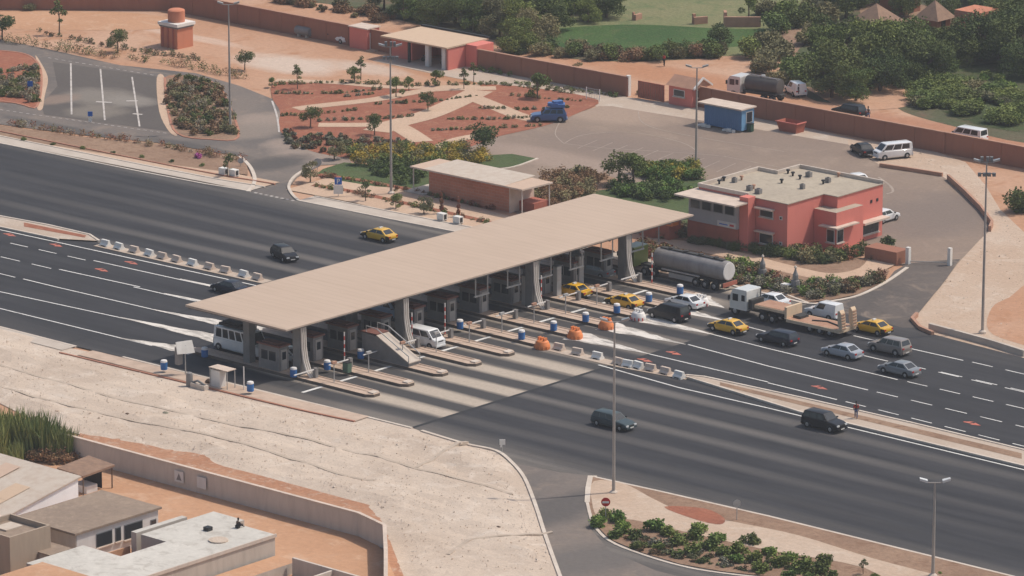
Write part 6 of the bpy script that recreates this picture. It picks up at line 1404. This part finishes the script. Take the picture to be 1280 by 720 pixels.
for (px, py, h, lab) in ((552, 268, 1.05, 'left slim reddish columnar shrub behind the white cases'), (573, 272, .95, 'right slim reddish columnar shrub behind the white cases')): plant('column', px, py, lab, 'shrub', h)
for (px, py, lab) in ((553, 277, 'left white metal case on the upper verge'), (573, 281, 'right white metal case on the upper verge'), (280, 220, 'left small white case at the tip of the planted strip'), (293, 222, 'right small white case at the tip of the planted strip'), (983, 366, 'white case in the planting behind the lorry'), (420, 52, 'pale broken unit beside the white car at the wall')):
    x, y = g(px, py); e = empty('metal_case', (x, y, .15), lab, 'case'); MB().box(-.55, .45, -.35, .35, .1, .85).build('case', M['white'], e); MB().box(.46, .47, -.22, .22, .2, .75).build('opening', M['darktrim'], e)
    for sx in (-.45, .35): MB().box(sx-.05, sx+.05, -.3, .3, 0, .1).build('foot', M['steel'], e)
for (px, py, lab) in ((953, 352, 'left grey stepped stone cone in the planting'), (994, 366, 'right grey stepped stone cone in the planting')):
    x, y = g(px, py); e = empty('stone_ornament', (x, y, .1), lab, 'ornament')
    m = MB(); m.lathe([(.75, 0), (.75, .6), (.5, .62), (.45, 1.3), (.3, 1.32), (.32, 1.9), (.15, 2.3), (.05, 2.7)], 9); m.build('stone', M['booth'], e); MB().lathe([(.1, 2.6), (.18, 2.75), (.05, 2.95)], 8).build('finial', M['kerb'], e)
# shrub beds
def inside(poly, x, y):
    ins = False; j = len(poly)-1
    for i in range(len(poly)):
        if (poly[i][1] > y) != (poly[j][1] > y) and x < (poly[j][0]-poly[i][0])*(y-poly[i][1])/(poly[j][1]-poly[i][1])+poly[i][0]: ins = not ins
        j = i
    return ins
def scatter(poly, n, keys, lab, group, s=(.5, 1.0), cat='shrub', hz=1, ind=4, dens=3.0):
    """a planted bed: the growth nobody can count is one mass, the few shrubs that stand out are things"""
    xs = [p[0] for p in poly]; ys = [p[1] for p in poly]; c = 0; parts = {}; n = int(n*dens)
    while c < n:
        x = rnd.uniform(min(xs), max(xs)); y = rnd.uniform(min(ys), max(ys))
        if not inside(poly, x, y): continue
        c += 1; k = rnd.choice(keys)
        if c <= ind: plant(k, x, y, lab, cat, rnd.uniform(s[1]*.9, s[1]*1.1), group, hz=hz); continue
        wx, wy = g(x, y); r_ = rnd.uniform(*s)*.8
        for _ in range(3): parts.setdefault(k, []).append((wx+rnd.uniform(-.6, .6)*r_, wy+rnd.uniform(-.6, .6)*r_, r_*rnd.uniform(.3, 1.0)*hz, r_*rnd.uniform(.4, .75), .9))
    m = MB(); mats = []
    for q, (k, lobes) in enumerate(parts.items()): m.cur = q; mats.append(M[k[2:]]); leaf_blob(m, lobes, 75*len(lobes), .13, rnd, .3)
    oo = m.build('bed_planting', mats); oo['kind'] = 'stuff'; oo['label'] = lab; return oo
def row(pts, step, keys, lab, group, s=(.4, .6), jit=1.0, cat='hedge', hz=1):
    """a hedge or strip of planting: one thing"""
    parts = {}
    for a, b in zip(pts[:-1], pts[1:]):
        A_, B_ = g(*a), g(*b); d = math.hypot(B_[0]-A_[0], B_[1]-A_[1]); n = max(2, int(d/.55))
        for k in range(n):
            if rnd.random() < .12: continue
            t = k/n; r_ = rnd.uniform(*s)*rnd.choice((.7, 1, 1, 1.25)); key = rnd.choice(keys)
            parts.setdefault(key, []).append((A_[0]+(B_[0]-A_[0])*t+rnd.gauss(0, .12)*jit, A_[1]+(B_[1]-A_[1])*t+rnd.gauss(0, .18)*jit, r_*.6*hz, r_*.8, .9))
    m = MB(); mats = []
    for q, (k, lobes) in enumerate(parts.items()): m.cur = q; mats.append(M[k[2:]]); leaf_blob(m, lobes, 60*len(lobes), .11, rnd, .3)
    oo = m.build('hedge', mats); tag(oo, lab, 'hedge', group); return oo
scatter([(210, 100), (238, 98), (272, 108), (285, 130), (294, 170), (262, 173), (225, 166), (212, 138)], 60, ['s_leafolive', 's_leafbrown', 's_leafgrey', 's_leafdark', 's_leafolive', 's_leafbrown'], 'dusty shrub filling the traffic island below the tall mast', 'dusty shrubs of the right-hand side road island', (.7, 1.05))
scatter([(0, 92), (46, 84), (46, 130), (0, 122)], 26, ['s_leafdark', 's_leafolive', 's_leafgrey'], 'shrub filling the front of the left traffic island', 'shrubs of the left side road island', (.7, 1.0))
row([(0, 52), (50, 60), (120, 70), (190, 78)], 7, ['s_leafdark', 's_leafolive', 's_leafbrown'], 'shrub along the far kerb of the upper side road', 'shrubs beyond the upper side road', (.6, 1.1), 2)
row([(45, 40), (120, 56), (250, 76)], 8, ['s_leafolive', 's_leafbrown'], 'low shrub at the edge of the sandy yard', 'low shrubs of the yard edge', (.3, .6), 2)
row([(210, 80), (250, 88), (310, 100)], 6, ['s_leafolive', 's_leafbrown', 's_leafdark'], 'dusty shrub between yard and side road', 'shrubs right of the water tower', (.6, .95), 2)
row([(0, 154), (60, 164), (130, 174), (210, 186), (300, 204)], 6, ['s_leafbrown', 's_leafred', 's_leafolive', 's_leafbrown', 's_leafgrey'], 'low mixed shrub in the strip above the highway', 'shrubs in the strip above the highway', (.45, .8), 2)
for k in range(8): plant(['s_leafmid', 's_leafdark'][k % 2], 30+k*37, 177+k*5.3, 'single round green shrub on the verge of the highway', 'shrub', .5, 'round shrubs spaced along the upper verge')
plant('s_pink', 249, 199, 'magenta flowering shrub in the strip above the highway', 'shrub', .75)
GH = 'hedge rows of the red garden'
for pts in ([(352, 146), (400, 143), (450, 138)], [(470, 131), (540, 128), (600, 120)], [(400, 152), (470, 150), (520, 146)], [(420, 178), (480, 176)], [(540, 164), (600, 162), (680, 158)], [(560, 150), (620, 150), (690, 146)], [(600, 136), (660, 138), (720, 134)], [(345, 118), (420, 118), (480, 112)], [(430, 122), (470, 118)], [(640, 120), (730, 128)]):
    row(pts, 4.2, ['s_leafolive', 's_leafdark', 's_leafolive', 's_leafgrey'], 'low dark hedge plant in a row of the red garden', GH, (.26, .42), .8)
row([(340, 107), (420, 104), (520, 108), (620, 106), (720, 118)], 7, ['s_leafolive', 's_leafdark'], 'small plant along the top path of the garden', 'plants along the top garden path', (.3, .5), 1)
scatter([(352, 168), (420, 172), (520, 180), (510, 190), (400, 192), (355, 184)], 34, ['s_leafgrey', 's_leafred', 's_leafolive', 's_leafgrey', 's_leafbrown'], 'flowering low shrub at the lower edge of the red garden', 'flowering shrubs below the red garden', (.5, .8))
scatter([(436, 194), (520, 190), (592, 188), (604, 206), (540, 210), (440, 208)], 42, ['s_leafyellow', 's_leafyellow', 's_leafmid', 's_leafolive'], 'yellowing hedge shrub behind the lawn and the brick pavilion', 'yellowing hedge behind the brick pavilion', (1.0, 1.5), hz=1.2)
row([(560, 200), (580, 206), (606, 208)], 7, ['s_leafyellow', 's_leafbrown'], 'orange brown bush at the corner of the brick pavilion roof', 'bushes at the back of the pavilion', (.9, 1.2), 2)
scatter([(450, 206), (500, 205), (528, 222), (520, 232), (480, 228)], 14, ['s_leafdark', 's_leafmid'], 'dark shrub on the lawn left of the brick pavilion', 'dark shrubs on the left lawn', (.9, 1.3))
scatter([(664, 240), (700, 218), (750, 224), (740, 246), (680, 262)], 34, ['s_leafbrown', 's_leafbrown', 's_leafolive'], 'dry brown bush between the pavilion and the canopy', 'dry bushes behind the canopy', (1.0, 1.5))
scatter([(790, 212), (870, 212), (876, 226), (800, 226)], 26, ['s_leafyellow', 's_leafmid', 's_leafbright', 's_leafyellow'], 'green and yellow hedge shrub behind the red building lawn', 'green yellow hedge by the parking', (1.1, 1.5), hz=1.1)
scatter([(760, 236), (850, 232), (866, 246), (840, 252), (780, 250)], 22, ['s_leafbright', 's_leafmid', 's_leafdark'], 'bright green shrub on the lawn behind the canopy', 'green shrubs on the lawn behind the canopy', (.9, 1.3))
for pts in ([(392, 234), (440, 242), (520, 260), (600, 278), (660, 292)], [(398, 221), (450, 228), (530, 243), (620, 264)]): row(pts, 9, ['s_leafred', 's_leafolive', 's_leafbrown', 's_leafmid'], 'small shrub in the red beds of the upper verge', 'small shrubs of the upper verge beds', (.3, .6), 1.5)
for px in range(866, 1078, 9): plant(rnd.choice(['b_leafdark', 'b_leafolive', 'b_leafdark', 'b_leafmid']), px, 303.5+(px-866)*.15-(max(0, px-1030)*.35)+rnd.uniform(-1, 3), 'dark bush in the row against the foot of the red building', 'bush', rnd.uniform(.45, .65), 'bushes at the foot of the red building')
scatter([(980, 316), (1060, 322), (1068, 330), (1000, 330)], 14, ['s_leafred', 's_leafdark', 's_leafolive'], 'tall mixed bush before the corner of the red building', 'bushes before the red building corner', (1.0, 1.4))
scatter([(905, 334), (935, 336), (960, 352), (1000, 362), (1080, 356), (1100, 346), (1102, 352), (1070, 366), (1020, 376), (960, 364), (915, 354)], 60, ['s_leafmid', 's_leafred', 's_leafolive', 's_leafbrown', 's_leafbright', 's_leafgrey'], 'mixed low shrub in the bed between the toll lanes and the red building', 'shrubs in the bed behind the lorries', (.7, 1.25), hz=1.1)
scatter([(905, 334), (932, 336), (925, 348), (908, 346)], 6, ['s_leafbright'], 'fresh green shrub right of the tank trailer end', 'fresh green shrubs by the tank trailer', (1.0, 1.3))
scatter([(800, 306), (860, 322), (900, 332), (900, 340), (800, 322)], 16, ['s_leafbrown', 's_leafred', 's_leafolive'], 'dry bush behind the tank trailer', 'dry bushes behind the tank trailer', (.7, 1.1))
scatter([(820, 290), (850, 284), (862, 298), (830, 300)], 8, ['s_leafbrown', 's_leafolive'], 'brown bush between canopy end and annex', 'brown bushes at the annex', (.8, 1.2))
for px, py in ((1108, 306), (1104, 318), (1096, 322), (1112, 316)): plant('s_leafdark', px, py, 'dark shrub at the right end of the red building', 'shrub', 1.1, 'dark shrubs at the building end')
row([(1092, 326), (1126, 330)], 5, ['s_leafred', 's_leafbrown'], 'reddish hedge plant before the thick garden wall', 'hedge at the garden wall', (.6, .8), 1)
row([(640, 104), (733, 116), (775, 122)], 8, ['s_leafmid', 's_leafolive'], 'weed at the foot of the perimeter wall', 'weeds along the perimeter wall', (.3, .55), 1); row([(600, 88), (640, 96)], 6, ['s_leafmid'], 'green weed right of the open shed', 'weeds right of the open shed', (.4, .6), 1)
# lower traffic island shrubs
LW = 'green shrubs of the lower traffic island'
for (px, py, s) in ((750, 656, 1.0), (758, 646, .8), (772, 652, 1.1), (780, 664, 1.2), (768, 670, .9), (792, 672, 1.0), (815, 662, 1.1), (800, 684, .8), (838, 668, 1.0), (850, 680, 1.1), (866, 672, 1.0), (876, 664, .9), (864, 690, 1.1), (886, 684, 1.2), (900, 676, .9), (906, 694, 1.1), (925, 690, 1.1), (918, 702, .9), (944, 700, 1.0), (960, 692, 1.0), (936, 678, .9), (975, 705, 1.1), (990, 700, .9), (1000, 712, 1.1), (1020, 716, 1.0), (1030, 704, .9), (1040, 724, 1.0), (822, 686, .7), (846, 694, .7), (880, 702, .7), (950, 714, .9), (985, 722, .9), (1015, 728, 1.0), (1060, 736, 1.0), (1094, 722, .5), (1075, 726, .6), (1175, 716, .3)):
    plant(rnd.choice(['s_leafbright', 's_leafmid', 's_leafmid', 's_leafdark']), px, py+3, 'green shrub on the lower traffic island', 'shrub', s*1.2, LW)
scatter([(760, 664), (900, 690), (1050, 730), (900, 712), (800, 690)], 26, ['s_leafbrown', 's_leafolive', 's_leafgrey'], 'dusty ground plant between the green shrubs of the lower island', 'dusty plants of the lower island', (.4, .7), hz=.7)
for (px, py) in ((960, 716), (1079, 724)): plant('spindly', px, py-4, 'thin bare sapling on the lower island', 'sapling', .45, 'saplings of the lower island')
# reeds behind the compound wall at left
def reed_proto():
    r_ = random.Random(5); m = MB()
    for _ in range(420):
        t = r_.random()*6.283; rr = 1.5*math.sqrt(r_.random()); b = Vector((math.cos(t)*rr, math.sin(t)*rr, 0)); lean = Vector((r_.gauss(0, .35), r_.gauss(0, .35), 0)); h = r_.uniform(1.8, 3.4); wv = Vector((r_.gauss(0, 1), r_.gauss(0, 1), 0)).normalized()*.07
        p1 = b+lean*.4+Vector((0, 0, h*.6)); p2 = b+lean*1.3+Vector((0, 0, h))
        m.add([b-wv, b+wv, p1+wv, p1-wv, p2], [(0, 1, 2, 3), (3, 2, 4)])
    o = m.build('reed_clump', M['leafmid']); tag(o, 'x', 'reeds'); return o
P_['reed'] = reed_proto(); M['reedleaf'] = foliage('reed leaves', (.10, .15, .05), (.20, .24, .09)); P_['reed'].data.materials[0] = M['reedleaf']
for (px, py, s) in ((-6, 562, 1.2), (8, 566, 1.2), (22, 566, 1.15), (36, 569, 1.15), (50, 571, 1.1), (64, 572, 1.0), (78, 573, .9), (-10, 578, 1.3), (15, 580, .8)):
    plant('reed', px, py, 'clump of tall spiky green reeds behind the left end of the compound wall', 'reeds', s, 'reed clumps at the left edge')
for (px, py) in ((0, 572), (20, 574), (44, 576), (66, 577), (84, 577)): plant('b_leafbrown', px, py, 'dry brown undergrowth at the foot of the reeds', 'bush', .8, 'dry undergrowth at the reeds')
plant('s_leafolive', 146, 566, 'small olive shrub on the red strip beside the compound wall', 'shrub', .6)
# stones and debris on the gravel
for (px, py, s, lab) in ((41, 456, .3, 'small dark stone at the end of a furrow on the upper gravel'), (160, 523, .6, 'dark scrap lying on the middle of the gravel slope'), (623, 663, .45, 'dark stone at the top of the furrow near the exit ramp'), (448, 570, .25, 'small dark stone above the long drain'), (207, 520, .5, 'green grey rag on the gravel'), (262, 480, .6, 'brown rubble by the pump unit')):
    x, y = g(px, py); r_ = random.Random(px); m = MB(); m.lathe([(s*.6, 0), (s, s*.25), (s*.7, s*.6), (s*.2, s*.8)], 7); m.v = [(a+r_.uniform(-.12, .12)*s, b*.7+r_.uniform(-.12, .12)*s, c_) for a, b, c_ in m.v]
    o = m.build('stone', M['hedgesoil'] if px != 207 else M['leafgrey'], loc=(x, y, .07)); tag(o, lab, 'stone')
# ------------------------------------------------------------------ haze
m = MB(); m.box(-1520, 1520, -1520, 1520, -1, CH+6); hz_ = m.build('haze', bpy.data.materials.new('haze')); hz_['kind'] = 'stuff'
hm = hz_.data.materials[0]; hm.use_nodes = True; nt = hm.node_tree; nt.nodes.clear(); out = nt.nodes.new('ShaderNodeOutputMaterial'); pv = nt.nodes.new('ShaderNodeVolumePrincipled')
pv.inputs['Color'].default_value = (.88, .9, .95, 1); pv.inputs['Density'].default_value = HAZE; pv.inputs['Anisotropy'].default_value = 0.2; nt.links.new(pv.outputs[0], out.inputs['Volume'])
for k in list(P_):
    if P_[k] is not None and k not in used:
        for ch in list(P_[k].children): bpy.data.objects.remove(ch)
        bpy.data.objects.remove(P_[k])
